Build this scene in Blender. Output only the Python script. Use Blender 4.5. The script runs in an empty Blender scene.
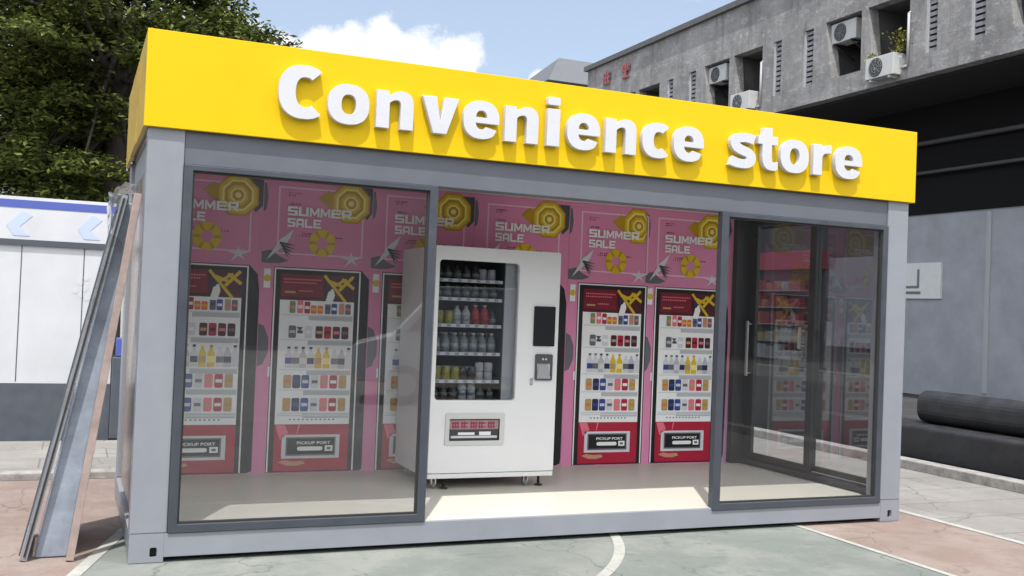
import bpy, bmesh, math, random
from mathutils import Vector, Matrix
from mathutils.geometry import tessellate_polygon
random.seed(7)
sc = bpy.context.scene
COL = sc.collection
PI = math.pi

# ------------------------------------------------------------------ materials
def srgb(r, g, b):
    f = lambda c: (c/12.92 if c <= .04045 else ((c+.055)/1.055)**2.4)
    return (f(r/255), f(g/255), f(b/255))

def mat(name, col, rough=.6, metal=0., var=.0, scale=6., bump=0., bscale=60., spec=.5, trans=None, coat=0.):
    m = bpy.data.materials.new(name); m.use_nodes = True
    nt = m.node_tree; b = nt.nodes['Principled BSDF']
    b.inputs['Roughness'].default_value = rough; b.inputs['Metallic'].default_value = metal
    b.inputs['Specular IOR Level'].default_value = spec; b.inputs['Coat Weight'].default_value = coat
    b.inputs['Base Color'].default_value = (*col, 1)
    tc = nt.nodes.new('ShaderNodeTexCoord')
    if var:
        n = nt.nodes.new('ShaderNodeTexNoise'); n.inputs['Scale'].default_value = scale; n.inputs['Detail'].default_value = 6
        n.inputs['Roughness'].default_value = .65
        nt.links.new(tc.outputs['Object'], n.inputs['Vector'])
        r = nt.nodes.new('ShaderNodeMapRange'); r.inputs[1].default_value = .3; r.inputs[2].default_value = .7
        r.inputs[3].default_value = 1-var; r.inputs[4].default_value = 1+var
        nt.links.new(n.outputs['Fac'], r.inputs[0])
        mx = nt.nodes.new('ShaderNodeMix'); mx.data_type = 'RGBA'; mx.blend_type = 'MULTIPLY'; mx.inputs[0].default_value = 1
        mx.inputs[6].default_value = (*col, 1)
        nt.links.new(r.outputs[0], mx.inputs[7]); nt.links.new(mx.outputs[2], b.inputs['Base Color'])
        r2 = nt.nodes.new('ShaderNodeMapRange'); r2.inputs[1].default_value = .3; r2.inputs[2].default_value = .7
        r2.inputs[3].default_value = max(.02, rough-.12); r2.inputs[4].default_value = min(1, rough+.12)
        nt.links.new(n.outputs['Fac'], r2.inputs[0]); nt.links.new(r2.outputs[0], b.inputs['Roughness'])
    if bump:
        n2 = nt.nodes.new('ShaderNodeTexNoise'); n2.inputs['Scale'].default_value = bscale; n2.inputs['Detail'].default_value = 4
        nt.links.new(tc.outputs['Object'], n2.inputs['Vector'])
        bp = nt.nodes.new('ShaderNodeBump'); bp.inputs['Strength'].default_value = bump; bp.inputs['Distance'].default_value = .01
        nt.links.new(n2.outputs['Fac'], bp.inputs['Height']); nt.links.new(bp.outputs['Normal'], b.inputs['Normal'])
    return m

def glass_mat(name, tint, ior=1.5, gloss=1.0, rough=0.0, milk=0.0):
    m = bpy.data.materials.new(name); m.use_nodes = True
    nt = m.node_tree; nt.nodes.remove(nt.nodes['Principled BSDF']); out = nt.nodes['Material Output']
    t = nt.nodes.new('ShaderNodeBsdfTransparent'); t.inputs[0].default_value = (*tint, 1)
    g = nt.nodes.new('ShaderNodeBsdfGlossy'); g.inputs['Roughness'].default_value = rough; g.inputs[0].default_value = (gloss, gloss, gloss, 1)
    lw = nt.nodes.new('ShaderNodeLayerWeight'); lw.inputs[0].default_value = .5      # Schlick reflectance, the same from both faces
    pw = nt.nodes.new('ShaderNodeMath'); pw.operation = 'POWER'; pw.inputs[1].default_value = 5; nt.links.new(lw.outputs['Facing'], pw.inputs[0])
    f0 = ((ior-1)/(ior+1))**2
    ma = nt.nodes.new('ShaderNodeMath'); ma.operation = 'MULTIPLY_ADD'; ma.inputs[1].default_value = 1-f0; ma.inputs[2].default_value = f0; nt.links.new(pw.outputs[0], ma.inputs[0])
    mx = nt.nodes.new('ShaderNodeMixShader')
    nt.links.new(ma.outputs[0], mx.inputs[0])
    last = t.outputs[0]
    if milk:
        d = nt.nodes.new('ShaderNodeBsdfDiffuse'); d.inputs[0].default_value = (.75, .76, .78, 1)
        tc = nt.nodes.new('ShaderNodeTexCoord'); n = nt.nodes.new('ShaderNodeTexNoise'); n.inputs['Scale'].default_value = 2.2; n.inputs['Detail'].default_value = 7
        nt.links.new(tc.outputs['Object'], n.inputs['Vector'])
        r = nt.nodes.new('ShaderNodeMapRange'); r.inputs[1].default_value = .3; r.inputs[2].default_value = .8
        r.inputs[3].default_value = milk*.4; r.inputs[4].default_value = milk*1.6
        nt.links.new(n.outputs['Fac'], r.inputs[0])
        m2 = nt.nodes.new('ShaderNodeMixShader'); nt.links.new(r.outputs[0], m2.inputs[0])
        nt.links.new(t.outputs[0], m2.inputs[1]); nt.links.new(d.outputs[0], m2.inputs[2]); last = m2.outputs[0]
    nt.links.new(last, mx.inputs[1]); nt.links.new(g.outputs[0], mx.inputs[2])
    nt.links.new(mx.outputs[0], out.inputs['Surface'])
    return m

# ------------------------------------------------------------------ mesh builder
class MB:
    def __init__(s): s.bm = bmesh.new(); s.mats = []; s.cur = 0
    def use(s, m):
        if m not in s.mats: s.mats.append(m)
        s.cur = s.mats.index(m); return s
    def _f(s, vs, smooth=False):
        try: f = s.bm.faces.new(vs)
        except ValueError: return None
        f.material_index = s.cur; f.smooth = smooth; return f
    def box(s, x0, x1, y0, y1, z0, z1):
        v = [s.bm.verts.new((x, y, z)) for z in (z0, z1) for x, y in ((x0, y0), (x1, y0), (x1, y1), (x0, y1))]
        for q in ((3, 2, 1, 0), (4, 5, 6, 7), (0, 1, 5, 4), (1, 2, 6, 5), (2, 3, 7, 6), (3, 0, 4, 7)): s._f([v[i] for i in q])
        return s
    def hexa(s, pts):      # 8 points, bottom ring then top ring
        v = [s.bm.verts.new(p) for p in pts]
        for q in ((3, 2, 1, 0), (4, 5, 6, 7), (0, 1, 5, 4), (1, 2, 6, 5), (2, 3, 7, 6), (3, 0, 4, 7)): s._f([v[i] for i in q])
        return s
    def plate(s, loops, a, b, axis='y'):   # loops of 2-D points (outer first, then holes); extruded from a to b along axis
        def P(p, t): return (p[0], t, p[1]) if axis == 'y' else ((t, p[0], p[1]) if axis == 'x' else (p[0], p[1], t))
        L = [[Vector((p[0], p[1], 0)) for p in l] for l in loops]
        tris = tessellate_polygon(L)
        flat = [p for l in loops for p in l]
        va = [s.bm.verts.new(P(p, a)) for p in flat]; vb = [s.bm.verts.new(P(p, b)) for p in flat]
        for t in tris:
            s._f([va[i] for i in t]); s._f([vb[i] for i in reversed(t)])
        k = 0
        for l in loops:
            n = len(l)
            for i in range(n):
                j = (i+1) % n
                s._f([va[k+i], va[k+j], vb[k+j], vb[k+i]])
            k += n
        return s
    def tube(s, p0, p1, r0, r1=None, n=10, caps=True):
        r1 = r0 if r1 is None else r1
        p0 = Vector(p0); p1 = Vector(p1); d = (p1-p0).normalized()
        u = d.orthogonal().normalized(); w = d.cross(u)
        A = [s.bm.verts.new(p0+(u*math.cos(2*PI*i/n)+w*math.sin(2*PI*i/n))*r0) for i in range(n)]
        B = [s.bm.verts.new(p1+(u*math.cos(2*PI*i/n)+w*math.sin(2*PI*i/n))*r1) for i in range(n)]
        for i in range(n): s._f([A[i], A[(i+1) % n], B[(i+1) % n], B[i]], True)
        if caps: s._f(A[::-1]); s._f(B)
        return s
    def path(s, pts, r, n=8):
        for a, b in zip(pts[:-1], pts[1:]): s.tube(a, b, r, n=n)
        return s
    def lathe(s, prof, c=(0, 0, 0), n=14):   # prof: (radius, z)
        rings = [[s.bm.verts.new((c[0]+r*math.cos(2*PI*i/n), c[1]+r*math.sin(2*PI*i/n), c[2]+z)) for i in range(n)] for r, z in prof]
        for A, B in zip(rings[:-1], rings[1:]):
            for i in range(n): s._f([A[i], A[(i+1) % n], B[(i+1) % n], B[i]], True)
        s._f(rings[0][::-1]); s._f(rings[-1])
        return s
    def quad(s, a, b, c, d): return s._f([s.bm.verts.new(p) for p in (a, b, c, d)])
    def build(s, name, m=None, parent=None, bevel=0., seg=2, shift=None, fix=True):
        if fix: bmesh.ops.recalc_face_normals(s.bm, faces=s.bm.faces)
        if shift: bmesh.ops.translate(s.bm, verts=s.bm.verts, vec=shift)
        me = bpy.data.meshes.new(name); s.bm.to_mesh(me); s.bm.free()
        for q in (s.mats or [m]): me.materials.append(q)
        o = bpy.data.objects.new(name, me); COL.objects.link(o)
        if parent: o.parent = parent
        if bevel:
            md = o.modifiers.new('bevel', 'BEVEL'); md.width = bevel; md.segments = seg; md.limit_method = 'ANGLE'; md.angle_limit = .6
        return o

def tag(o, label=None, cat=None, group=None, kind=None):
    if label: o['label'] = label
    if cat: o['category'] = cat
    if group: o['group'] = group
    if kind: o['kind'] = kind
    return o
def thing(name, label, cat, loc=(0, 0, 0), rz=0., group=None):
    o = bpy.data.objects.new(name, None); COL.objects.link(o); o.empty_display_size = .1
    o.location = loc; o.rotation_euler = (0, 0, rz)
    return tag(o, label, cat, group)
def copy_tree(o, parent=None):
    c = o.copy(); COL.objects.link(c)
    if parent: c.parent = parent
    for ch in list(o.children): copy_tree(ch, c)
    return c
def rrect(x0, x1, z0, z1, r, n=5):
    pts = []
    for cx, cz, a0 in ((x1-r, z0+r, -PI/2), (x1-r, z1-r, 0), (x0+r, z1-r, PI/2), (x0+r, z0+r, PI)):
        for i in range(n+1):
            a = a0+PI/2*i/n; pts.append((cx+r*math.cos(a), cz+r*math.sin(a)))
    return pts
def rect(x0, x1, z0, z1): return [(x0, z0), (x1, z0), (x1, z1), (x0, z1)]
def circ(cx, cz, r, n=24, a0=0., rz=None): return [(cx+r*math.cos(a0+2*PI*i/n), cz+(rz or r)*math.sin(a0+2*PI*i/n)) for i in range(n)]

def text_bm(txt, offset=0., extrude=.02, bev=0., spacing=1.):
    cu = bpy.data.curves.new('text_curve', 'FONT'); cu.body = txt; cu.size = 1; cu.offset = offset; cu.extrude = extrude
    cu.bevel_depth = bev; cu.bevel_resolution = 1; cu.space_character = spacing; cu.resolution_u = 5
    o = bpy.data.objects.new('text_curve', cu); COL.objects.link(o)
    dg = bpy.context.evaluated_depsgraph_get(); dg.update()
    me = bpy.data.meshes.new_from_object(o.evaluated_get(dg))
    bm = bmesh.new(); bm.from_mesh(me)
    bpy.data.objects.remove(o); bpy.data.curves.remove(cu); bpy.data.meshes.remove(me)
    return bm
def text_fit(mb, txt, x0, x1, z0, z1, yf, yb, offset=0.):
    """adds text to mb, scaled to a box in the x/z plane, front at yf (toward -y), back at yb"""
    bm = text_bm(txt, offset, .5)
    xs = [v.co.x for v in bm.verts]; ys = [v.co.y for v in bm.verts]
    ax, bx, ay, by = min(xs), max(xs), min(ys), max(ys)
    mp = {}
    for v in bm.verts:
        mp[v] = mb.bm.verts.new((x0+(v.co.x-ax)/(bx-ax)*(x1-x0), yf if v.co.z > 0 else yb, z0+(v.co.y-ay)/(by-ay)*(z1-z0)))
    for f in bm.faces: mb._f([mp[v] for v in f.verts])
    bm.free()

# palette
M = {}
M['post'] = mat('light_grey_paint', (.225, .24, .275), .42, var=.05, scale=3, bump=.05, bscale=25)
M['beam'] = mat('mid_grey_paint', (.105, .115, .14), .42, var=.05, scale=3)
M['frame'] = mat('dark_grey_aluminium', (.055, .062, .078), .38, metal=.15, var=.05)
M['doorframe'] = mat('charcoal_aluminium', (.035, .037, .04), .38, metal=.1, var=.06)
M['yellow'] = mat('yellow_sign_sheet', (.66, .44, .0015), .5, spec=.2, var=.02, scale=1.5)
M['yellow_side'] = mat('deep_yellow_sheet', (.40, .26, .01), .5, var=.2, scale=4)  # deeper, mottled yellow for the left and back fascia sheets
M['letter'] = mat('white_acrylic', (.53, .54, .585), .3, var=.02)
M['floor'] = mat('pale_vinyl', (.54, .525, .465), .36)
M['wallin'] = mat('interior_wall', (.55, .55, .55), .6)
M['ceil'] = mat('ceiling_panel', (.8, .8, .78), .7)
M['side'] = mat('beige_side_panel', (.25, .205, .175), .3, var=.08, scale=2)
M['trim'] = mat('white_trim', (.7, .7, .68), .5, var=.05)
M['black'] = mat('black_void', (.012, .012, .014), .6)
M['rubber'] = mat('black_rubber', (.02, .02, .02), .7)
M['chrome'] = mat('chrome', (.7, .7, .72), .25, metal=1)
M['handle'] = mat('satin_steel', (.42, .42, .42), .4, metal=.4)
M['glass'] = glass_mat('shop_glass', (.955, .958, .96), 1.36, milk=.003)
M['doorglass'] = glass_mat('door_glass', (.86, .87, .875), 1.85)
M['mglass'] = glass_mat('machine_glass', (.84, .85, .86), 1.45)
# ------------------------------------------------------------------ world
CAM = Vector((-0.36446, -6.58699, 1.61975))
R0 = Vector((.91932164, -.39147623, .03992588)); FW = Vector((.39093595, .92018127, .02086912)); UP = Vector((-.04490881, -.00357697, .99898469))
FPX = 1026.845
def ray(px, py): return (FW + R0*((px-512)/FPX) - UP*((py-288)/FPX)).normalized()

SUN_EL = math.radians(67); SUN_AZ = math.radians(206.3)
w = bpy.data.worlds.new('World'); sc.world = w; w.use_nodes = True
nt = w.node_tree; bg = nt.nodes['Background']; bg.inputs[1].default_value = .12
sky = nt.nodes.new('ShaderNodeTexSky'); sky.sky_type = 'NISHITA'; sky.sun_disc = False
sky.sun_elevation = SUN_EL; sky.sun_rotation = SUN_AZ; sky.air_density = 1.0; sky.dust_density = 2.5; sky.ozone_density = 1.2
tc = nt.nodes.new('ShaderNodeTexCoord')
def vnode(t, **k):
    n = nt.nodes.new(t)
    for a, b in k.items(): setattr(n, a, b)
    return n
def math_(op, a, b=None):
    n = vnode('ShaderNodeMath', operation=op)
    for i, x in enumerate((a, b)):
        if x is None: continue
        if isinstance(x, (int, float)): n.inputs[i].default_value = x
        else: nt.links.new(x, n.inputs[i])
    return n.outputs[0]
nz = vnode('ShaderNodeTexNoise'); nz.inputs['Scale'].default_value = 26; nz.inputs['Detail'].default_value = 7; nz.inputs['Roughness'].default_value = .6
nt.links.new(tc.outputs['Generated'], nz.inputs['Vector'])
acc = None
puffs = [(285, 52, 22), (318, 52, 28), (350, 52, 34), (385, 54, 38), (420, 56, 38), (452, 60, 34), (350, 75, 45), (420, 85, 45), (250, 70, 40),
         (540, 80, 14), (560, 82, 12), (600, 76, 16), (200, 40, 60), (120, 60, 60)]
for px, py, rp in puffs:
    d = ray(px, py); vd = vnode('ShaderNodeVectorMath', operation='DISTANCE'); vd.inputs[1].default_value = d
    nt.links.new(tc.outputs['Generated'], vd.inputs[0])
    q = math_('SUBTRACT', 1.0, math_('DIVIDE', vd.outputs['Value'], rp/FPX))
    acc = q if acc is None else math_('MAXIMUM', acc, q)
acc = math_('ADD', math_('MAXIMUM', acc, -1.0), math_('MULTIPLY', math_('SUBTRACT', nz.outputs['Fac'], .5), 1.5))
mr = vnode('ShaderNodeMapRange', interpolation_type='SMOOTHSTEP'); mr.inputs[1].default_value = -.05; mr.inputs[2].default_value = .45
nt.links.new(acc, mr.inputs[0])
# wispy high cloud everywhere else
nz2 = vnode('ShaderNodeTexNoise'); nz2.inputs['Scale'].default_value = 2.6; nz2.inputs['Detail'].default_value = 9; nz2.inputs['Roughness'].default_value = .62
mp = vnode('ShaderNodeMapping'); mp.inputs['Scale'].default_value = (1, 1, 2.2); mp.inputs['Location'].default_value = (.35, .1, .4)
nt.links.new(tc.outputs['Generated'], mp.inputs[0]); nt.links.new(mp.outputs[0], nz2.inputs['Vector'])
mr2 = vnode('ShaderNodeMapRange', interpolation_type='SMOOTHSTEP'); mr2.inputs[1].default_value = .48; mr2.inputs[2].default_value = .8; mr2.inputs[4].default_value = .7
nt.links.new(nz2.outputs['Fac'], mr2.inputs[0])
# broad unseen cloud added behind the photographer to brighten the dim kiosk interior
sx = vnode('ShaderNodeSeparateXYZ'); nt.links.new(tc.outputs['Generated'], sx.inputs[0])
fill_clouds = math_('ADD', math_('MULTIPLY', sx.outputs[1], -1.0), math_('MULTIPLY', math_('SUBTRACT', nz2.outputs['Fac'], .5), 2.2))
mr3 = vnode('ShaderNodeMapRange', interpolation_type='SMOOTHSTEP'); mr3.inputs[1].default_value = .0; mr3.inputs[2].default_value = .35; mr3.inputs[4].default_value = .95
nt.links.new(fill_clouds, mr3.inputs[0])
cl = math_('MAXIMUM', mr.outputs[0], math_('MAXIMUM', mr2.outputs[0], .22))
mix = vnode('ShaderNodeMix', data_type='RGBA'); nt.links.new(cl, mix.inputs[0])
nt.links.new(sky.outputs[0], mix.inputs[6]); mix.inputs[7].default_value = (5.3, 5.45, 5.6, 1)
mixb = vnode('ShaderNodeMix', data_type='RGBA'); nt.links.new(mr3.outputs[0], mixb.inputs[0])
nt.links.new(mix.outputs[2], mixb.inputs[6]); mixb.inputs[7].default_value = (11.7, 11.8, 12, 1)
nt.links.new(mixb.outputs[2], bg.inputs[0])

sun = bpy.data.lights.new('sun', 'SUN'); sun.energy = 3.0; sun.angle = math.radians(.53); sun.color = (1, .96, .9)
so = bpy.data.objects.new('sun', sun); COL.objects.link(so)
tocam = Vector((-.443*math.cos(SUN_EL), -.896*math.cos(SUN_EL), math.sin(SUN_EL)))
so.rotation_euler = tocam.to_track_quat('Z', 'Y').to_euler(); so.location = (-5, -10, 20)

cam = bpy.data.cameras.new('camera'); co = bpy.data.objects.new('camera', cam); COL.objects.link(co); sc.camera = co
cam.sensor_width = 36; cam.lens = 36*FPX/1024; cam.clip_end = 2000; cam.clip_start = .05
co.matrix_world = Matrix(((R0.x, UP.x, -FW.x, CAM.x), (R0.y, UP.y, -FW.y, CAM.y), (R0.z, UP.z, -FW.z, CAM.z), (0, 0, 0, 1)))
sc.view_settings.view_transform = 'Standard'; sc.view_settings.look = 'None'; sc.view_settings.exposure = 0.74; sc.view_settings.gamma = 1

# ------------------------------------------------------------------ ground
def ground_mat(name, base, dust, dark, s=1.0, joint=None):
    m = bpy.data.materials.new(name); m.use_nodes = True; nt = m.node_tree; b = nt.nodes['Principled BSDF']
    b.inputs['Roughness'].default_value = .85; b.inputs['Specular IOR Level'].default_value = .25
    tc = nt.nodes.new('ShaderNodeTexCoord')
    def noise(scale, det, rough=.6, stretch=None, dist=0.):
        n = nt.nodes.new('ShaderNodeTexNoise'); n.inputs['Scale'].default_value = scale; n.inputs['Detail'].default_value = det
        n.inputs['Roughness'].default_value = rough; n.inputs['Distortion'].default_value = dist
        if stretch:
            mp = nt.nodes.new('ShaderNodeMapping'); mp.inputs['Scale'].default_value = stretch; mp.inputs['Rotation'].default_value = (0, 0, .5)
            nt.links.new(tc.outputs['Object'], mp.inputs[0]); nt.links.new(mp.outputs[0], n.inputs['Vector'])
        else: nt.links.new(tc.outputs['Object'], n.inputs['Vector'])
        return n.outputs['Fac']
    def rng(x, a, b2, c, d):
        r = nt.nodes.new('ShaderNodeMapRange'); r.interpolation_type = 'SMOOTHSTEP'
        for i, v in enumerate((a, b2, c, d)): r.inputs[i+1].default_value = v
        nt.links.new(x, r.inputs[0]); return r.outputs[0]
    def mixc(f, a, c):
        mx = nt.nodes.new('ShaderNodeMix'); mx.data_type = 'RGBA'; nt.links.new(f, mx.inputs[0])
        if isinstance(a, tuple): mx.inputs[6].default_value = (*a, 1)
        else: nt.links.new(a, mx.inputs[6])
        if isinstance(c, tuple): mx.inputs[7].default_value = (*c, 1)
        else: nt.links.new(c, mx.inputs[7])
        return mx.outputs[2]
    c = mixc(rng(noise(1.1*s, 9, .72), .42, .62, 0, .85), base, dust)
    c = mixc(rng(noise(2.3*s, 7, .7, (1.0, 4.5, 1), .6), .57, .70, 0, .75), c, dark)
    c = mixc(rng(noise(7*s, 6, .75, (1.0, 3.0, 1), 1.2), .60, .70, 0, .6), c, dark)
    c = mixc(rng(noise(.6*s, 6, .6), .5, .7, 0, .5), c, tuple(x*.8 for x in base))
    c = mixc(rng(noise(3.1*s, 9, .75, (2.5, 1.0, 1), 1.0), .62, .72, 0, .5), c, dust)
    c = mixc(rng(noise(150*s, 3, .8), .3, .7, 0, .22), c, tuple(x*.55 for x in base))
    c = mixc(rng(noise(14*s, 8, .8, (1.6, 1.0, 1), .8), .56, .66, 0, .55), c, dust)
    c = mixc(rng(noise(1.7*s, 8, .75, (2.2, .9, 1), 1.5), .60, .66, 0, .6), c, tuple(x*.62 for x in base))
    vo = nt.nodes.new('ShaderNodeTexVoronoi'); vo.feature = 'DISTANCE_TO_EDGE'; vo.inputs['Scale'].default_value = .55
    wn = nt.nodes.new('ShaderNodeTexNoise'); wn.inputs['Scale'].default_value = 2.2; wn.inputs['Detail'].default_value = 6
    nt.links.new(tc.outputs['Object'], wn.inputs['Vector'])
    ad = nt.nodes.new('ShaderNodeVectorMath'); ad.operation = 'MULTIPLY_ADD'; ad.inputs[1].default_value = (.5, .5, .5); nt.links.new(wn.outputs['Color'], ad.inputs[0]); nt.links.new(tc.outputs['Object'], ad.inputs[2])
    nt.links.new(ad.outputs[0], vo.inputs['Vector'])
    c = mixc(rng(vo.outputs['Distance'], .0, .006, .55, 0), c, tuple(x*.4 for x in base))
    if joint:
        br = nt.nodes.new('ShaderNodeTexBrick'); br.inputs['Scale'].default_value = 1; br.inputs['Brick Width'].default_value = joint[0]; br.inputs['Row Height'].default_value = joint[1]
        br.inputs['Mortar Size'].default_value = .008; br.inputs['Color1'].default_value = (1, 1, 1, 1); br.inputs['Color2'].default_value = (.9, .9, .9, 1); br.inputs['Mortar'].default_value = (.6, .6, .6, 1)
        nt.links.new(tc.outputs['Object'], br.inputs['Vector'])
        mm = nt.nodes.new('ShaderNodeMix'); mm.data_type = 'RGBA'; mm.blend_type = 'MULTIPLY'; mm.inputs[0].default_value = 1
        nt.links.new(c, mm.inputs[6]); nt.links.new(br.outputs[0], mm.inputs[7]); c = mm.outputs[2]
    nt.links.new(c, b.inputs['Base Color'])
    bp = nt.nodes.new('ShaderNodeBump'); bp.inputs['Strength'].default_value = .35; bp.inputs['Distance'].default_value = .006
    nt.links.new(noise(90*s, 5, .7), bp.inputs['Height']); nt.links.new(bp.outputs[0], b.inputs['Normal'])
    return m
def sheet(name, pts, z, m):
    mb = MB(); mb._f([mb.bm.verts.new((x, y, z)) for x, y in pts]); o = mb.build(name, m)
    return tag(o, kind='structure')
gC = ground_mat('court_concrete', (.165, .183, .172), (.24, .25, .233), (.10, .11, .106))
gR = ground_mat('red_concrete', (.225, .170, .148), (.28, .235, .21), (.15, .118, .105))
gP = ground_mat('beige_paving', (.245, .235, .22), (.30, .29, .275), (.17, .165, .155), 1.3, (1.2, .6))
gF = ground_mat('grey_earth', (.22, .22, .20), (.28, .28, .26), (.12, .12, .11))
gA = ground_mat('dark_asphalt', (.05, .05, .053), (.075, .075, .078), (.03, .03, .03))
sheet('ground', [(-600, -600), (600, -600), (600, 600), (-600, 600)], -.012, gF)
sheet('court', [(-11.5, -40), (4.98, -40), (4.98, 3.1), (.07, 3.1), (.07, 1.04), (-.57, -1.2)], -.004, gC)
sheet('red_pavement', [(4.98, -40), (6.35, -40), (6.35, 40), (4.98, 40)], -.004, gR)
sheet('red_pavement', [(-30, -40), (-11.5, -40), (-.57, -1.2), (.07, 1.04), (.07, 3.1), (-30, 3.1)], -.004, gR)
sheet('pavement', [(6.35, -40), (8.36, -40), (8.36, 40), (6.35, 40)], -.004, gP)
sheet('road', [(8.56, -40), (17.95, -40), (17.95, 40), (8.56, 40)], -.004, gA)
sheet('pavement', [(-30, 3.25), (4.98, 3.25), (4.98, 5.45), (-30, 5.45)], .02, gP)
wl = mat('worn_white_line_paint', (.66, .66, .62), .8, var=.18, scale=14, bump=.2)
def line_mat():
    m = ground_mat('worn_line_paint', (.40, .40, .375), (.30, .31, .29), (.17, .185, .175), 4.0); return m
wl = line_mat()
sheet('painted_line', [(4.955, -30), (5.01, -30), (5.01, 3.1), (4.955, 3.1)], 0.0, wl)
sheet('painted_line', [(6.31, -30), (6.39, -30), (6.39, 30), (6.31, 30)], 0.0, wl)
sheet('painted_line', [(-.62, -1.2), (-.54, -1.2), (.10, 1.1), (.02, 1.1)], 0.0, wl)
# arc on the court: circle through three points
def circ3(a, b, c):
    ax, ay = a; bx, by = b; cx, cy = c; d = 2*(ax*(by-cy)+bx*(cy-ay)+cx*(ay-by))
    ux = ((ax*ax+ay*ay)*(by-cy)+(bx*bx+by*by)*(cy-ay)+(cx*cx+cy*cy)*(ay-by))/d
    uy = ((ax*ax+ay*ay)*(cx-bx)+(bx*bx+by*by)*(ax-cx)+(cx*cx+cy*cy)*(bx-ax))/d
    return ux, uy, math.hypot(ax-ux, ay-uy)
ux, uy, rr = circ3((3.30, -.075), (3.13, -.42), (2.70, -.975))
mb = MB(); a0 = math.atan2(-.975-uy, 2.7-ux)-.9; a1 = math.atan2(-.075-uy, 3.3-ux)+.25
N = 40
for i in range(N):
    t0 = a0+(a1-a0)*i/N; t1 = a0+(a1-a0)*(i+1)/N
    mb.quad(*[(ux+(rr+d)*math.cos(t), uy+(rr+d)*math.sin(t), 0.0) for t, d in ((t0, -.037), (t0, .037), (t1, .037), (t1, -.037))])
tag(mb.build('painted_arc', wl), kind='structure')
kerbm = mat('weathered_kerb_concrete', (.27, .26, .25), .9, var=.35, scale=7, bump=.5, bscale=30)
tag(MB().box(8.36, 8.56, -40, 40, -.01, .10).build('kerb', kerbm, bevel=.012), kind='structure')
tag(MB().box(-30, 4.98, 3.1, 3.25, -.01, .06).build('kerb', kerbm, bevel=.01), kind='structure')

# ------------------------------------------------------------------ the container store
W_, D_, ZF = 6.0, 2.28, .17
K = thing('container_store', 'grey glazed container kiosk under a yellow sign reading Convenience store', 'kiosk', (0, 0, 0))
# corner castings with an oval slot
for cx in (0, 1):
    for cy in (0, 1):
        x0 = 0 if cx == 0 else W_-.2; y0 = 0 if cy == 0 else D_-.2
        mb = MB(); hx = .141 if cx == 0 else 5.897
        mb.plate([rect(x0, x0+.2, 0, .174), rrect(hx-.021, hx+.021, .03, .09, .012)], y0, y0+.03)
        mb.use(M['post']); mb.box(x0, x0+.2, y0+.06, y0+.2, 0, .174)
        mb.box(x0, x0+.04, y0+.031, y0+.06, 0, .174); mb.box(x0+.16, x0+.2, y0+.031, y0+.06, 0, .174)
        o = mb.build('corner_casting', None, K)
        o2 = MB().box(hx-.05, hx+.05, y0+.045, y0+.0585, .015, .12).build('casting_slot', M['black'], o)
mb = MB(); mb.box(.2, W_-.2, .0, .15, .028, .172); mb.build('front_sill_beam', M['post'], K, .004)
mb = MB(); mb.box(.0, .15, .2, D_-.2, .028, .172); mb.build('side_sill_beam', M['post'], K, .004)
mb = MB(); mb.box(W_-.15, W_, .2, D_-.2, .028, .168); mb.build('side_sill_beam', M['post'], K, .004)
mb = MB(); mb.box(.2, W_-.2, D_-.15, D_, .028, .172); mb.build('rear_sill_beam', M['post'], K, .004)
MB().box(.16, W_-.16, .16, D_-.16, .03, .09).build('underframe', M['black'], K)
MB().box(.151, W_-.151, .151, D_-.151, .10, ZF).build('floor_panel', M['floor'], K)
MB().box(.217, W_-.217, .02, .1505, .1725, ZF+.004).build('floor_edge', M['floor'], K)
for x0, x1, y0, y1 in ((0, .215, 0, .16), (W_-.215, W_, 0, .16), (0, .2, D_-.2, D_), (W_-.2, W_, D_-.2, D_)):
    MB().box(x0, x1, y0, y1, .175, 2.655).build('corner_post', M['post'], K, .006)
MB().box(.2155, W_-.2155, .012, .15, 2.432, 2.655).build('front_top_beam', M['beam'], K, .004)
MB().box(.03, .14, .161, D_-.201, 2.44, 2.655).build('side_top_beam', M['post'], K)
MB().box(.0, W_, .0, D_, 2.70, 2.76).build('roof', M['post'], K)
MB().box(.03, W_-.03, .155, D_-.03, 2.657, 2.695).build('ceiling', M['ceil'], K)
MB().box(.2, W_-.2, 2.105, 2.2, .172, 2.655).build('rear_wall', M['wallin'], K)
# left side wall seen from outside: beige panels set between white trims
mb = MB(); mb.use(M['side']); mb.box(.03, .10, .17, D_-.205, .18, 2.435); mb.use(M['trim']); mb.box(.1005, .115, .17, 2.10, .18, 2.435)
mb.build('left_wall_panel', None, K)
mb = MB(); mb.box(.008, .029, .163, .178, .178, 2.435)
mb.build('wall_trim', M['trim'], K)
# front glazing
M['glass_reflective'] = glass_mat('reflective_shop_glass', (.915, .918, .925), 1.66, milk=.010)  # milk: faint white diffuse painted in as reflected haze
def glazing(x0, x1, z0, z1, l, r, b, t, gm='glass'):
    f = MB().plate([rect(x0, x1, z0, z1), rect(x0+l, x1-r, z0+b, z1-t)], -.012, .05).build('window_frame', M['frame'], K, .004)
    MB().plate([rect(x0+l-.004, x1-r+.004, z0+b-.004, z1-t+.004), rect(x0+l+.012, x1-r-.012, z0+b+.012, z1-t-.012)], .004, .03).build('glazing_bead', M['rubber'], f)
    MB().box(x0+l-.002, x1-r+.002, .014, .022, z0+b-.002, z1-t+.002).build('glass_pane', M[gm], f)
glazing(.2165, 1.862, .1735, 2.43, .055, .057, .052, .034, 'glass_reflective')
glazing(4.150, 5.785, .1535, 2.43, .064, .055, .052, .036)
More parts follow.
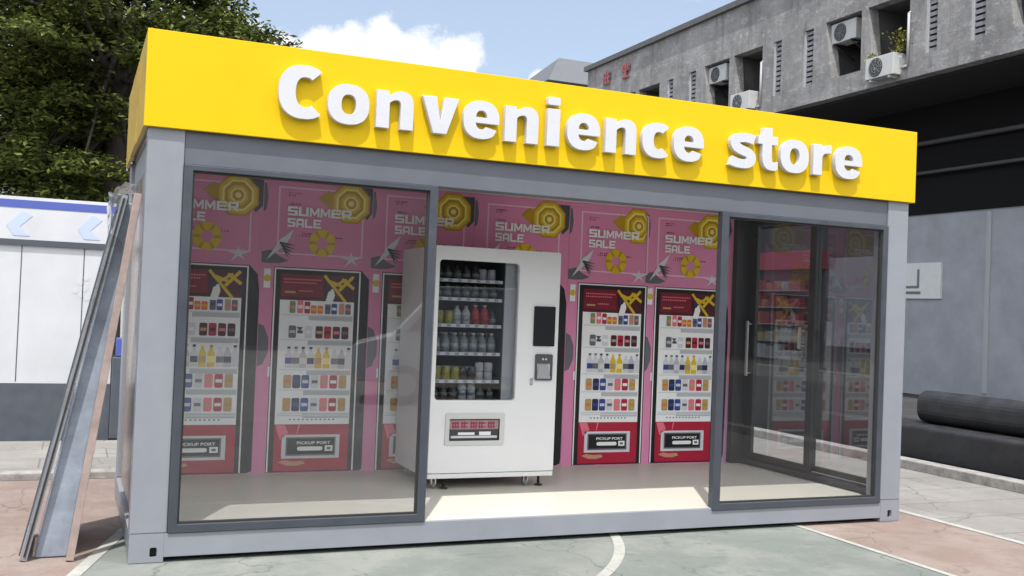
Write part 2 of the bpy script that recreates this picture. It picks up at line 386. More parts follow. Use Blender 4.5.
# right side: two sliding glass doors
XD = 5.895
mb = MB(); mb.box(XD-.02, XD+.09, .161, 2.029, .173, .225); mb.build('door_track', M['doorframe'], K, .003)
MB().box(XD+.02, XD+.05, .161, 2.029, .2255, .24).build('door_rail', M['frame'], K)
MB().box(XD-.02, XD+.085, .161, 2.029, 2.60, 2.655).build('door_head', M['doorframe'], K)
MB().box(5.742, XD+.095, 2.03, 2.102, .173, 2.655).build('door_jamb', M['doorframe'], K, .004)
MB().box(XD-.025, XD+.09, .1605, .215, .226, 2.599).build('door_jamb', M['doorframe'], K, .004)
for (y0, y1, xx) in ((.22, 1.12, XD+.05), (1.02, 2.028, XD+.0)):
    st = .12 if y0 > 1 else .085
    lf = MB().plate([rect(y0, y1, .242, 2.598), rect(y0+.085, y1-st, .242+.05, 2.598-.05)], xx, xx+.036, 'x').build('sliding_door', M['doorframe'], K, .003)
    MB().box(xx+.014, xx+.022, y0+.083, y1-st+.002, .29, 2.55).build('glass_pane', M['doorglass'], lf)
    hy = y1-.075 if y0 > 1 else y1+.03
    hz0, hz1 = (1.05, 1.60) if y0 > 1 else (1.36, 1.56)
    xh = XD-.052
    mb = MB(); mb.path([(XD-.001, hy, hz0+.03), (xh, hy, hz0+.03)], .008); mb.path([(XD-.001, hy, hz1-.03), (xh, hy, hz1-.03)], .008)
    mb.box(xh-.012, xh+.006, hy-.016, hy+.016, hz0, hz1); mb.build('handle', M['handle'], lf, .004)
# yellow fascia
Z0, Z1 = 2.64, 3.232
fs = MB(); fs.box(-.03, 6.038, -.030, -.002, Z0, Z1); fs = fs.build('sign_fascia', M['yellow'], K, .003)
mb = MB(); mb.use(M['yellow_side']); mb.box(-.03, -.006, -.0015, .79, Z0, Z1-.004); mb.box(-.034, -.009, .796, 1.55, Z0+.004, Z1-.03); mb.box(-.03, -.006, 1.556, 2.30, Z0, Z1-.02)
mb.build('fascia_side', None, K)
mb = MB(); mb.box(6.014, 6.037, -.0015, 2.30, Z0, Z1-.004); mb.build('fascia_side', M['yellow'], K)
mb = MB(); mb.box(-.005, 5.997, 2.28, 2.30, Z0+.13, Z1); mb.build('fascia_back', M['yellow_side'], K)
LET = [('C', .735, 1.02, 2.756, 3.112), ('o', 1.05, 1.32, 2.752, 3.026), ('n', 1.37, 1.62, 2.757, 3.022), ('v', 1.68, 1.94, 2.757, 3.018), ('e', 1.975, 2.235, 2.752, 3.026),
       ('n', 2.28, 2.53, 2.757, 3.022), ('i', 2.60, 2.695, 2.757, 3.115), ('e', 2.755, 3.015, 2.752, 3.026), ('n', 3.062, 3.312, 2.757, 3.022), ('c', 3.365, 3.60, 2.752, 3.026), ('e', 3.632, 3.892, 2.752, 3.026),
       ('s', 4.13, 4.365, 2.752, 3.026), ('t', 4.385, 4.572, 2.752, 3.095), ('o', 4.598, 4.865, 2.752, 3.026), ('r', 4.915, 5.09, 2.757, 3.022), ('e', 5.13, 5.40, 2.752, 3.026)]
def sup(cx, cz, rx, rz, a, p=2.35):
    c, q = math.cos(a), math.sin(a)
    return (cx+rx*math.copysign(abs(c)**(2/p), c), cz+rz*math.copysign(abs(q)**(2/p), q))
def arc(cx, cz, rx, rz, a, b, n=22): return [sup(cx, cz, rx, rz, math.radians(a+(b-a)*i/n)) for i in range(n+1)]
def bez(p0, p1, p2, n=8): return [((1-t)**2*p0[0]+2*t*(1-t)*p1[0]+t*t*p2[0], (1-t)**2*p0[1]+2*t*(1-t)*p1[1]+t*t*p2[1]) for t in (i/n for i in range(n+1))]
def glyph(ch, w_, h_):
    """outline loops of a heavy humanist sans letter in a w x h box"""
    sv, sh = .088, .066
    cx, cz, rx, rz = w_/2, h_/2, w_/2, h_/2
    if ch == 'o': return [[arc(cx, cz, rx, rz, 0, 354, 40), arc(cx, cz, rx-sv, rz-sh, 0, 350, 36)]]
    if ch in 'cC':
        if ch == 'C': sv, sh = .098, .075
        a = 50
        ix = rx-sv
        o_ = arc(cx+w_*.06, cz, rx+w_*.06, rz, a, 360-a, 40); i_ = arc(cx+w_*.09, cz, ix+w_*.06, rz-sh, 360-a-4, a+4, 36)
        o_ = [(min(x, w_), z_) for x, z_ in o_]; i_ = [(min(x, w_), z_) for x, z_ in i_]
        return [[o_+i_]]
    if ch == 'e':
        b0, b1 = h_*.415, h_*.565
        ib = rz-sh; ir = rx-sv
        L = [(w_, b0), (w_, b1)]+[p for p in arc(cx, cz, rx, rz, 6, 312, 44) if not (p[1] < b1 and p[0] > cx and p[1] > b0-.02)]
        L += [(w_*.93, h_*.255)]
        inn = arc(cx, cz, ir, ib, 318, 184, 26); inn = [p for p in inn if p[1] < b0-.004]
        inn = [(min(x, w_*.93), z_) for x, z_ in inn]
        L += inn+[(sv+.002, b0)]
        up = [p for p in arc(cx, cz, ir, ib, 4, 176, 26) if p[1] > b1+.006]
        hole = [(w_-sv-.004, b1)]+up+[(sv+.004, b1)]
        return [[L, hole]]
    if ch == 'n':
        return [[[(0, 0), (0, h_*.975), (sv*.93, h_*.975), (sv, h_*.86)]+bez((sv, h_*.86), (w_*.50, h_*1.0), (w_*.66, h_))[1:]+bez((w_*.66, h_), (w_, h_*1.0), (w_, h_*.64))[1:]+[(w_, 0), (w_-sv, 0)]+bez((w_-sv, h_*.60), (w_-sv, h_*.755), (w_*.55, h_*.755))+bez((w_*.55, h_*.755), (w_*.44, h_*.755), (sv, h_*.66))[1:]+[(sv, 0)]]]
    if ch == 'r':
        return [[[(0, 0), (0, h_*.975), (sv*.93, h_*.975), (sv, h_*.82)]+bez((sv, h_*.82), (w_*.65, h_*1.0), (w_, h_*.99))[1:]+[(w_, h_*.70)]+bez((w_, h_*.70), (w_*.56, h_*.74), (sv, h_*.58))[1:]+[(sv, 0)]]]
    if ch == 'v':
        return [[[(0, h_), (.102, h_), (w_/2, h_*.36), (w_-.102, h_), (w_, h_), (w_/2+.047, 0), (w_/2-.047, 0)]]]
    if ch == 'i':
        return [[rect(.0, w_, 0, .262)], [rrect(0, w_, .288, h_, .008, 2)]]
    if ch == 't':
        xl, xr = w_*.22, w_*.22+sv; xh = .265; bar = .066
        return [[[(0, xh-bar), (0, xh), (xl, xh), (xl+.006, h_*.985), (xr, h_), (xr, xh), (w_*.97, xh), (w_*.97, xh-bar), (xr, xh-bar)]+bez((xr, .115), (xr, .064), (w_*.80, .064))+[(w_, .074), (w_, .010)]+bez((w_*.85, 0), (xl, -.012), (xl, .105))+[(xl, xh-bar)]]]
    if ch == 's':
        cl = bez((w_*.93, h_*.84), (w_*.72, h_*.905), (w_*.50, h_*.885), 7)+bez((w_*.50, h_*.885), (w_*.16, h_*.87), (w_*.19, h_*.70), 7)[1:]+bez((w_*.19, h_*.70), (w_*.22, h_*.565), (w_*.52, h_*.50), 7)[1:]+bez((w_*.52, h_*.50), (w_*.85, h_*.43), (w_*.82, h_*.29), 7)[1:]+bez((w_*.82, h_*.29), (w_*.80, h_*.115), (w_*.48, h_*.115), 7)[1:]+bez((w_*.48, h_*.115), (w_*.25, h_*.115), (w_*.05, h_*.19), 7)[1:]
        A, B = [], []
        for i, p in enumerate(cl):
            q0 = cl[max(0, i-1)]; q1 = cl[min(len(cl)-1, i+1)]; d = Vector((q1[0]-q0[0], q1[1]-q0[1])).normalized(); n = Vector((-d.y, d.x))
            k = .034+.008*abs(d.y)
            A.append((p[0]+n.x*k, p[1]+n.y*k)); B.append((p[0]-n.x*k, p[1]-n.y*k))
        return [[A+B[::-1]]]
for ch, x0, x1, z0, z1 in LET:
    x0 += .020; x1 += .022; z0 += .018; z1 += .004
    mb = MB()
    for loops in glyph(ch, x1-x0, z1-z0): mb.plate([[(x0+x, z0+z_) for x, z_ in l] for l in loops], -.080, -.033)
    mb.build('sign_letter', M['letter'], fs, .005, 3)

# ------------------------------------------------------------------ posters on the back wall
P = {}
def pm(n, r, g, b, k=1.0, rough=.45): P[n] = mat('print_'+n, tuple(c*k for c in srgb(r, g, b)), rough); return P[n]
for a in (('pink', 226, 142, 182), ('lilac', 205, 150, 195), ('pale', 240, 205, 222), ('yellow', 225, 190, 30), ('cream', 245, 235, 140), ('gold', 190, 150, 25), ('grey', 105, 105, 112), ('leaf', 72, 78, 82), ('mist', 218, 220, 226),
          ('black', 16, 14, 18), ('red', 178, 22, 58), ('maroon', 80, 12, 28), ('wine', 125, 16, 42), ('white', 246, 248, 250), ('shade', 190, 194, 200), ('blue', 50, 70, 150), ('navy', 35, 40, 80), ('orange', 225, 120, 50), ('rose', 235, 120, 140), ('green', 120, 150, 90), ('tan', 190, 160, 110)):
    pm(*a)
POST = [(.225, .822, 'pink poster at the left end of the back wall, headline cut by the window frame'),
        (1.175, .807, 'pink SUMMER SALE poster with a whole printed drinks machine behind the left window'),
        (2.11, .82, 'pink poster mostly covered by the white vending machine, seen left of it'),
        (3.06, .83, 'pink poster whose SUMMER SALE shows just above the white vending machine'),
        (4.02, .71, 'pink SUMMER SALE poster in the open doorway just right of the white vending machine'),
        (4.86, .879, 'pink poster at the right end of the back wall, beside the dark door jamb')]
BLOCK = {'S': [[(0, 0), (1, 0), (1, .6), (.28, .6), (.28, .78), (1, .78), (1, 1), (0, 1), (0, .4), (.72, .4), (.72, .22), (0, .22)]], 'U': [[(0, 0), (1, 0), (1, 1), (.74, 1), (.74, .22), (.26, .22), (.26, 1), (0, 1)]],
         'M': [[(0, 0), (.2, 0), (.2, .62), (.42, .15), (.58, .15), (.8, .62), (.8, 0), (1, 0), (1, 1), (.78, 1), (.5, .45), (.22, 1), (0, 1)]], 'E': [[(0, 0), (1, 0), (1, .22), (.27, .22), (.27, .39), (.9, .39), (.9, .61), (.27, .61), (.27, .78), (1, .78), (1, 1), (0, 1)]],
         'R': [[(0, 0), (.26, 0), (.26, .34), (.5, .34), (.72, 0), (1, 0), (.78, .36), (1, .42), (1, 1), (0, 1)], [(.26, .55), (.74, .55), (.74, .79), (.26, .79)]], 'L': [[(0, 0), (1, 0), (1, .22), (.27, .22), (.27, 1), (0, 1)]],
         'A': [[(0, 0), (.26, 0), (.26, .25), (.74, .25), (.74, 0), (1, 0), (1, .8), (.8, 1), (.2, 1), (0, .8)], [(.26, .46), (.74, .46), (.74, .74), (.26, .74)]]}
def poster(i, f, u1, label):
    t = thing('wall_poster', label, 'poster', (f, 2.104, ZF), 0, 'pink vending machine posters along the back wall')
    z = lambda v: v-ZF
    L = lambda n: (-.004-.0012*n-.0011, -.004-.0012*n)
    u0 = -.128 if i else -.05
    mb = MB(); mb.box(u0, u1-.001, -.004, 0, 0, 2.655-ZF); mb.build('backing', P['pink'], t)
    clip = lambda pts: [(max(u0+.003, min(u1-.004, x)), zz) for x, zz in pts]
    def sh(mb, m, pts, n): mb.use(m); mb.plate([clip(pts)], *L(n))
    # palm leaves and pale lower strip
    mb = MB()
    sh(mb, P['leaf'], [(.70, 2.62), (.83, 2.62), (.86, 2.50), (.82, 2.40), (.76, 2.34), (.70, 2.44)], 0)
    sh(mb, P['grey'], [(-.126, 2.60), (-.105, 2.59), (-.09, 2.48), (-.10, 2.38), (-.126, 2.35)], 0)
    sh(mb, P['grey'], [(-.126, 2.02), (-.05, 2.04), (.02, 1.99), (.10, 1.955), (.03, 1.93), (-.06, 1.925), (-.126, 1.93)], 0)
    sh(mb, P['grey'], [(-.126, 1.42), (-.08, 1.40), (-.04, 1.30), (-.04, 1.18), (-.08, 1.08), (-.126, 1.06)], 0)
    mb.build('leaf_print', None, t, shift=(0, 0, -ZF))
    mb = MB(); mb.use(P['lilac']); mb.plate([clip([(.742, .175), (u1, .175), (u1, .95), (.742, 1.05)])], *L(0)); mb.build('pale_strip', None, t, shift=(0, 0, -ZF))
    mb = MB(); mb.use(P['pale']); mb.plate([rect(-.005, .73, 2.008, 2.578), rect(.008, .717, 2.021, 2.565)], *L(1)); mb.build('border_line', None, t, shift=(0, 0, -ZF))
    # parasol: tail + octagon rings
    mb = MB(); cx, cz = .612, 2.472
    sh(mb, P['gold'], [(.33, 2.50), (.42, 2.57), (.50, 2.50), (.47, 2.40), (.40, 2.44)], 2)
    for k, (r, m) in enumerate(((.182, 'gold'), (.165, 'yellow'), (.138, 'cream'), (.118, 'gold'), (.09, 'yellow'), (.066, 'cream'), (.05, 'gold'), (.025, 'cream'))):
        mb.use(P[m]); mb.plate([clip(circ(cx-(.0 if k else 0), cz, r, 8, PI/8))], *L(3+k))
    mb.use(P['gold'])
    mb.build('parasol_print', None, t, shift=(0, 0, -ZF))
    mb = MB(); mb.use(P['white'])
    for word, x, x2, za, zb in (('SUMMER', .072, .628, 2.337, 2.412), ('SALE', .075, .365, 2.240, 2.315)):
        cw = (x2-x)/len(word)
        for q, ch in enumerate(word): mb.plate([[(max(u0+.004, x+cw*(q+.9*px)), za+(zb-za)*pz) for px, pz in l] for l in BLOCK[ch]], *L(12))
    mb.build('headline', None, t, shift=(0, 0, -ZF))
    mb = MB(); mb.use(P['maroon'])
    for (a, b, zz) in ((.08, .19, 2.52), (.08, .16, 2.50), (.20, .45, 2.185), (.18, .30, 2.165), (.47, .56, 2.165), (.10, .2, 2.43)):
        n = int((b-a)/.022)
        for q in range(n): mb.plate([rect(a+q*.022, a+q*.022+.006+.01*random.random(), zz, zz+.010)], *L(2))
    mb.build('small_print', None, t, shift=(0, 0, -ZF))
    mb = MB(); mb.use(P['yellow']); mb.plate([circ(.378, 2.118, .116, 20), circ(.378, 2.118, .048, 16)], *L(3)); mb.use(P['gold'])
    for q in range(6):
        a = q*PI/3; mb.plate([[(.378+rr_*math.cos(a+da), 2.118+rr_*math.sin(a+da)) for rr_, da in ((.052, -.15), (.112, -.12), (.112, .12), (.052, .15))]], *L(4))
    mb.build('swim_ring_print', None, t, shift=(0, 0, -ZF))
    mb = MB()
    sh(mb, P['mist'], [(-.02, 2.06), (.02, 2.13), (.06, 2.16), (.135, 2.225), (.10, 2.14), (.06, 2.08), (.0, 2.03), (-.09, 1.95)], 4)
    for q in range(5):
        a = -.25-.28*q; x = .03+.012*q; zz = 2.10-.018*q
        sh(mb, P['leaf'], [(x-.01, zz+.012), (x+.13*math.cos(a), zz+.13*math.sin(a)*.45), (x-.012, zz-.012)], 5)
    mb.build('palm_leaf_print', None, t, shift=(0, 0, -ZF))
    mb = MB(); mb.use(P['mist']); pts = []
    for q in range(10):
        a = q*PI/5+.35; r = (.10 if q % 2 == 0 else .028)*(1.15 if q in (0, 4, 6) else .9); pts.append((.635+r*math.cos(a), 1.99+r*.72*math.sin(a)))
    mb.plate([pts], *L(4)); mb.build('starfish_print', None, t, shift=(0, 0, -ZF))
    # printed drinks machine
    mb = MB()
    sh(mb, P['black'], [(.735, 1.895), (.80, 1.83), (.84, 1.70), (.852, 1.5), (.845, .6), (.84, .25), (.82, .195), (.78, .178), (.735, .178)], 1)
    mb.use(P['black']); mb.plate([rect(-.018, .735, .178, 1.9)], *L(2))
    mb.use(P['white']); mb.plate([rect(-.012, .725, .182, 1.893), rect(.0, .713, .182, 1.881)], *L(3))
    mb.use(P['maroon']); mb.plate([rect(.042, .676, 1.60, 1.848)], *L(3))
    mb.use(P['wine']); mb.plate([rect(.048, .40, 1.655, 1.843)], *L(4))
    mb.use(P['rose'])
    for zz, a, b in ((1.795, .07, .40), (1.768, .07, .36), (1.70, .20, .33)):
        for q in range(int((b-a)/.02)): mb.plate([rect(a+q*.02, a+q*.02+.012, zz, zz+.012)], *L(5))
    mb.use(P['tan']); mb.plate([rect(.08, .17, 1.685, 1.70)], *L(5))
    mb.use(P['yellow'])
    for kb, (x, zz, x2, z2, wd) in enumerate(((.41, 1.845, .60, 1.625, .02), (.44, 1.80, .56, 1.76, .022), (.54, 1.72, .66, 1.845, .022), (.56, 1.82, .67, 1.74, .022), (.50, 1.76, .60, 1.82, .018))):
        d = Vector((x2-x, z2-zz)).normalized(); n_ = Vector((-d.y, d.x))*wd*.62
        mb.plate([[(x+n_.x, zz+n_.y), (x-n_.x, zz-n_.y), (x2-n_.x, z2-n_.y), (x2+n_.x, z2+n_.y)]], *L(6+kb))
    mb.use(P['white']); mb.plate([rect(.042, .676, .58, 1.625)], *L(4)); 
    mb.use(P['navy']); mb.plate([circ(.445, 1.735, .028, 10)], *L(12)); mb.use(P['white']); mb.plate([[(.42, 1.60), (.48, 1.60), (.505, 1.68), (.49, 1.73), (.455, 1.735), (.44, 1.68)]], *L(11))
    SH = [1.515, 1.305, 1.052, .882, .688]
    mb.use(P['shade'])
    for zz in SH: mb.plate([rect(.29 if zz > 1.0 else .27, .668, zz-.055, zz-.018)], *L(5))
    mb.use(P['mist'])
    for zz in SH: mb.plate([rect(.06, .672, zz-.018, zz-.010)], *L(6))
    mb.use(P['mist']); mb.plate([rect(.06, .672, .648, .662)], *L(6))
    mb.use(P['grey'])
    for q in range(11): mb.plate([rect(.16+q*.037, .175+q*.037, .615, .626)], *L(6))
    mb.use(P['red']); mb.plate([rect(.042, .676, .19, .578)], *L(4))
    mb.use(P['rose']); mb.plate([[(.05, .575), (.13, .575), (.16, .51), (.09, .45)]], *L(5)); mb.plate([[(.24, .575), (.255, .575), (.235, .50), (.228, .50)]], *L(5))
    mb.build('machine_print', None, t, shift=(0, 0, -ZF))
    # printed goods, a shape for each
    mb = MB()
    def can(x, zz, w_, h, c, c2='white'):
        mb.use(P[c]); mb.plate([rrect(x, x+w_, zz, zz+h, w_*.18, 2)], *L(7)); mb.use(P[c2]); mb.plate([rect(x+w_*.12, x+w_*.88, zz+h*.38, zz+h*.62)], *L(8))
    def bottle(x, zz, w_, h, c, cap, c2='shade'):
        mb.use(P[c]); mb.plate([[(x, zz), (x+w_, zz), (x+w_, zz+h*.62), (x+w_*.68, zz+h*.8), (x+w_*.68, zz+h*.9), (x+w_*.32, zz+h*.9), (x+w_*.32, zz+h*.8), (x, zz+h*.62)]], *L(7))
        mb.use(P[cap]); mb.plate([rect(x+w_*.28, x+w_*.72, zz+h*.9, zz+h)], *L(7)); mb.use(P[c2]); mb.plate([rect(x, x+w_, zz+h*.2, zz+h*.48)], *L(8))
    for x, c, c2, h in ((.125, 'green', 'rose', .10), (.19, 'rose', 'white', .11), (.25, 'red', 'white', .10), (.305, 'orange', 'yellow', .07), (.36, 'orange', 'yellow', .07), (.425, 'grey', 'blue', .10), (.48, 'blue', 'white', .09), (.545, 'tan', 'rose', .095), (.60, 'grey', 'rose', .09)):
        can(x, 1.517, .048, h, c, c2)
    for x, c, c2 in ((.125, 'grey', 'shade'), (.19, 'white', 'leaf'), (.26, 'mist', 'white'), (.352, 'maroon', 'tan'), (.425, 'red', 'maroon'), (.50, 'maroon', 'rose'), (.575, 'maroon', 'grey')):
        can(x, 1.307, .062, .105, c, c2)
    mb.use(P['leaf']); mb.plate([[(.19, 1.40), (.245, 1.40), (.218, 1.365)]], *L(8))
    for x, c, cap, c2 in ((.105, 'mist', 'leaf', 'blue'), (.165, 'mist', 'grey', 'grey'), (.225, 'shade', 'navy', 'mist'), (.29, 'mist', 'navy', 'navy'), (.355, 'yellow', 'cream', 'tan'), (.425, 'yellow', 'tan', 'cream'), (.495, 'mist', 'white', 'grey'), (.555, 'shade', 'white', 'navy'), (.615, 'mist', 'leaf', 'mist')):
        bottle(x, 1.054, .0585, .18, c, cap, c2)
    for zz in (.884, .690):
        for x, c, c2 in ((.10, 'tan', 'orange'), (.175, 'navy', 'blue'), (.25, 'blue', 'mist'), (.33, 'mist', 'grey'), (.41, 'rose', 'tan'), (.49, 'red', 'white'), (.57, 'tan', 'gold')):
            can(x, zz, .066, .112, c, c2)
    mb.build('goods_print', None, t, shift=(0, 0, -ZF))
    mb = MB(); mb.use(P['mist']); mb.plate([rect(.108, .60, .293, .492)], *L(5)); mb.use(P['grey']); mb.plate([rect(.142, .565, .316, .472)], *L(6)); mb.use(P['black']); mb.plate([rect(.155, .552, .33, .46)], *L(7))
    mb.use(P['white']); mb.plate([rrect(.238, .455, .358, .392, .016, 3)], *L(8)); mb.plate([rect(.474, .541, .352, .400)], *L(8))
    text_fit(mb, 'PICKUP PORT', .235, .52, .412, .436, *L(8), offset=.02)
    mb.use(P['grey']); mb.plate([rect(.49, .525, .366, .386)], *L(9))
    mb.use(P['tan']); mb.plate([[(.08, .262), (.13, .28), (.2, .27), (.29, .272), (.31, .25), (.24, .232), (.15, .235)]], *L(9)); mb.use(P['rose']); mb.plate([circ(.14, .258, .018, 8)], *L(10)); mb.plate([circ(.22, .254, .016, 8)], *L(10))
    mb.build('pickup_port_print', None, t, shift=(0, 0, -ZF))
    mb = MB(); mb.use(P['white']); mb.plate([rect(-.10, -.045, 1.72, 1.88)], *L(4)); mb.use(P['yellow']); mb.plate([circ(-.072, 1.80, .03, 10)], *L(5))
    mb.use(P['white']); mb.plate([rect(-.035, -.019, .98, 1.06)], *L(4))
    if i: mb.build('tag_print', None, t, shift=(0, 0, -ZF))
    else: mb.bm.free()
for i, (f, u1, lab) in enumerate(POST): poster(i, f, u1, lab)

# ------------------------------------------------------------------ white vending machine
VX, VY, VW = 2.245, 1.10, 1.08
V = thing('vending_machine', 'tall white glass fronted vending machine standing in front of the pink posters', 'vending machine', (VX, VY, ZF))
vw = mat('white_powder_coat', (.68, .69, .705), .38, var=.02, scale=3)
vd = mat('dark_cabinet_lining', (.045, .046, .048), .5)
vg = mat('grey_liner', (.50, .51, .53), .5)
h = lambda v: v-ZF
DV = .90
mb = MB()
mb.box(0, .018, .05, DV, h(.26), h(2.10)); mb.box(VW-.018, VW, .05, DV, h(.26), h(2.10)); mb.box(.0185, VW-.0185, .05, DV, h(2.08), h(2.10)); mb.box(.0185, VW-.0185, .05, DV, h(.26), h(.29)); mb.box(.0185, VW-.0185, DV-.02, DV, h(.2905), h(2.0795))
mb.build('cabinet', vw, V, .004)
win = rrect(.028, .716, h(.882), h(1.995), .03)
flap = rrect(.137, .62, h(.536), h(.766), .012, 3)
MB().plate([rrect(-.005, VW+.004, h(.305), h(2.104), .012, 3), win, flap], -.01, .045).build('door_panel', vw, V, .004)
MB().box(-.005, VW+.003, -.006, .048, h(.262), h(.299)).build('kick_plate', vw, V, .004)
mb = MB(); mb.box(.02, .62, .62, .635, h(.80), h(2.07)); mb.box(.02, .027, .06, .62, h(.80), h(2.07)); mb.box(.61, .62, .06, .62, h(.80), h(2.07)); mb.box(.0275, .6095, .06, .62, h(.80), h(.875)); mb.box(.0275, .6095, .06, .62, h(2.02), h(2.04))
mb.build('inner_lining', vd, V)
MB().box(.6205, .735, .062, .10, h(.80), h(2.07)).build('inner_rail', vg, V)
MB().plate([rrect(.032, .712, h(.886), h(1.991), .028)], .012, .018).build('window_glass', M['mglass'], V)
tagm = mat('price_tag_card', (.30, .33, .42), .5)
SHV = [1.845, 1.695, 1.482, 1.256, 1.034]
for zz in SHV:
    s_ = MB().box(.03, .608, .10, .60, h(zz-.018), h(zz-.006)).build('shelf', vg, V)
    MB().box(.030, .606, .076, .0995, h(zz-.022), h(zz+.004)).build('shelf_edge', vw, s_)
    for q in range(7): MB().box(.055+.080*q, .088+.080*q, .0735, .0755, h(zz-.019), h(zz+.001)).build('price_tag', tagm, s_)
MB().plate([rrect(.857, 1.048, h(1.328), h(1.655), .008, 3)], -.022, -.0105).build('touch_screen', mat('black_screen', (.012, .012, .014), .12), V, .002)
pp = MB().plate([rrect(.882, 1.035, h(1.048), h(1.263), .012, 3), rrect(.896, 1.022, h(1.062), h(1.19), .008, 3)], -.03, -.0105).build('payment_panel', mat('dark_grey_plastic', (.07, .072, .078), .4), V, .002)
mb = MB(); mb.hexa([(.897, -.0115, h(1.063)), (1.021, -.0115, h(1.063)), (1.021, -.0105, h(1.063)), (.897, -.0105, h(1.063)), (.897, -.0290, h(1.063)), (1.021, -.0290, h(1.063)), (1.0, -.0125, h(1.185)), (.915, -.0125, h(1.185))])
mb.build('payment_tray', mat('grey_tray', (.30, .31, .33), .4), pp)
mb = MB(); mb.tube((.945, -.0335, h(1.222)), (.945, -.0305, h(1.222)), .009); mb.tube((.972, -.0335, h(1.222)), (.972, -.0305, h(1.222)), .009); mb.build('button', M['letter'], pp)
mb = MB(); mb.box(.842, .868, -.018, -.0105, h(1.005), h(1.068)); mb.tube((.855, -.026, h(1.03)), (.855, -.0185, h(1.03)), .008); mb.build('door_lock', M['chrome'], V, .002)
MB().plate([rrect(.125, .632, h(.524), h(.778), .012, 3), rrect(.160, .590, h(.560), h(.734), .006, 3)], -.018, -.0105).build('hatch_frame', mat('pale_grey_plastic', (.52, .53, .52), .45), V, .003)
hm = MB(); hm.use(mat('hatch_flap', (.05, .05, .055), .25)); hm.box(.150, .600, .0, .012, h(.552), h(.742)); flp = hm.build('pickup_flap', None, V)
mb = MB(); mb.use(mat('dusty_pink_print', (.30, .20, .22), .5)); mb.plate([rect(.165, .585, h(.650), h(.722))], -.0015, -.0003)
mb.use(mat('dull_crimson_print', (.26, .025, .06), .5))
gx = [.185, .262, .34, .41, .49]   # bold broken red characters; grey bars below are painted-on reflections
for k, x in enumerate(gx):
    mb.plate([rect(x, x+.062, h(.692), h(.704))], -.003, -.0016); mb.plate([rect(x, x+.062, h(.664), h(.674))], -.003, -.0016)
    for q in range(3 if k % 2 == 0 else 2): mb.plate([rect(x+.004+q*.022, x+.014+q*.022, h(.658), h(.712))], -.0045, -.0031)
mb.use(P['shade']); mb.plate([rect(.18, .575, h(.58), h(.598))], -.0015, -.0003); mb.use(P['mist']); mb.plate([rect(.24, .38, h(.605), h(.625))], -.0015, -.0003); mb.plate([rect(.42, .52, h(.602), h(.63))], -.0015, -.0003)
mb.build('flap_lettering_reflections', None, flp)
# feet and castors
def castor(x, y):
    c = MB(); c.box(x-.03, x+.03, y-.02, y+.03, .078, .0885); c.box(x-.02, x-.014, y-.02, y+.02, .03, .078); c.box(x+.014, x+.02, y-.02, y+.02, .03, .078); c = c.build('castor', M['chrome'], V)
    MB().tube((x-.013, y, .031), (x+.013, y, .031), .030, n=16).build('wheel', mat('grey_castor_rubber', (.25, .25, .26), .5), c)
for x, y in ((.08, .10), (.88, .10), (.08, .8), (.88, .8)): castor(x, y)
for x, y in ((1.0, .09), (1.0, .8), (.16, .07)):
    mb = MB(); mb.tube((x, y, .012), (x, y, .0885), .011); mb.lathe([(.034, 0), (.034, .008), (.014, .016)], (x, y, 0)); mb.build('levelling_foot', M['rubber'], V)

# drinks inside the vending machine: each a thing of its own
BM = {'clear': mat('grey_green_bottle', (.16, .18, .17), .2), 'dark': mat('dark_bottle', (.05, .045, .045), .2), 'yellow': mat('yellow_pack', (.30, .28, .05), .4), 'white': mat('white_pack', (.42, .43, .44), .35),
      'red': mat('red_bottle', (.36, .03, .045), .3), 'grey': mat('grey_can', (.33, .36, .40), .3, metal=.3), 'brown': mat('brown_bottle', (.10, .06, .035), .25)}
def bottle_mesh(name, hgt, r, body, cap, band):
    b = MB().lathe([(r*.92, 0), (r, .01), (r, hgt*.60), (r*.85, hgt*.70), (r*.38, hgt*.86), (r*.36, hgt*.92)]).build('bottle_body', BM[body])
    MB().lathe([(r*.45, hgt*.905), (r*.45, hgt)]).build('cap', BM[cap], b)
    MB().lathe([(r*1.012, hgt*.22), (r*1.012, hgt*.50)]).build('paper_band', BM[band], b)
    return b
def can_mesh(hgt, r, body, top):
    b = MB().lathe([(r*.85, 0), (r, hgt*.06), (r, hgt*.90), (r*.82, hgt*.98)]).build('can_body', BM[body])
    MB().lathe([(r*.80, hgt*.981), (r*.80, hgt)]).build('lid', BM[top], b); return b
def drink(name, label, cat, group, proto, x, y, zz):
    t = thing(name, label, cat, (VX+x, VY+y, zz-.0055), random.random()*6, group)
    body = proto['o']
    if not proto['used']: o = body; proto['used'] = True; o.parent = t
    else: copy_tree(body, t)
PR = {k: {'o': v, 'used': False} for k, v in {
    'clear': bottle_mesh('c', .165, .0365, 'clear', 'white', 'grey'), 'darkb': bottle_mesh('d', .118, .036, 'dark', 'brown', 'clear'), 'tallclear': bottle_mesh('t', .185, .031, 'clear', 'white', 'dark'),
    'redb': bottle_mesh('r', .168, .0365, 'red', 'white', 'red'), 'whiteb': bottle_mesh('w', .158, .0365, 'white', 'grey', 'grey'), 'yellowc': can_mesh(.115, .036, 'yellow', 'white'), 'whitec': can_mesh(.10, .035, 'white', 'grey'),
    'greyc': can_mesh(.115, .035, 'grey', 'dark'), 'darkc': can_mesh(.11, .035, 'dark', 'grey'), 'cup': can_mesh(.075, .036, 'white', 'red')}.items()}
xs = [.072+.080*k for k in range(7)]
for k in range(5): drink('drink_bottle', 'short dark bottle on the top shelf of the white vending machine', 'bottle', 'dark bottles on the top shelf', PR['darkb'], xs[k], .15, 1.845)
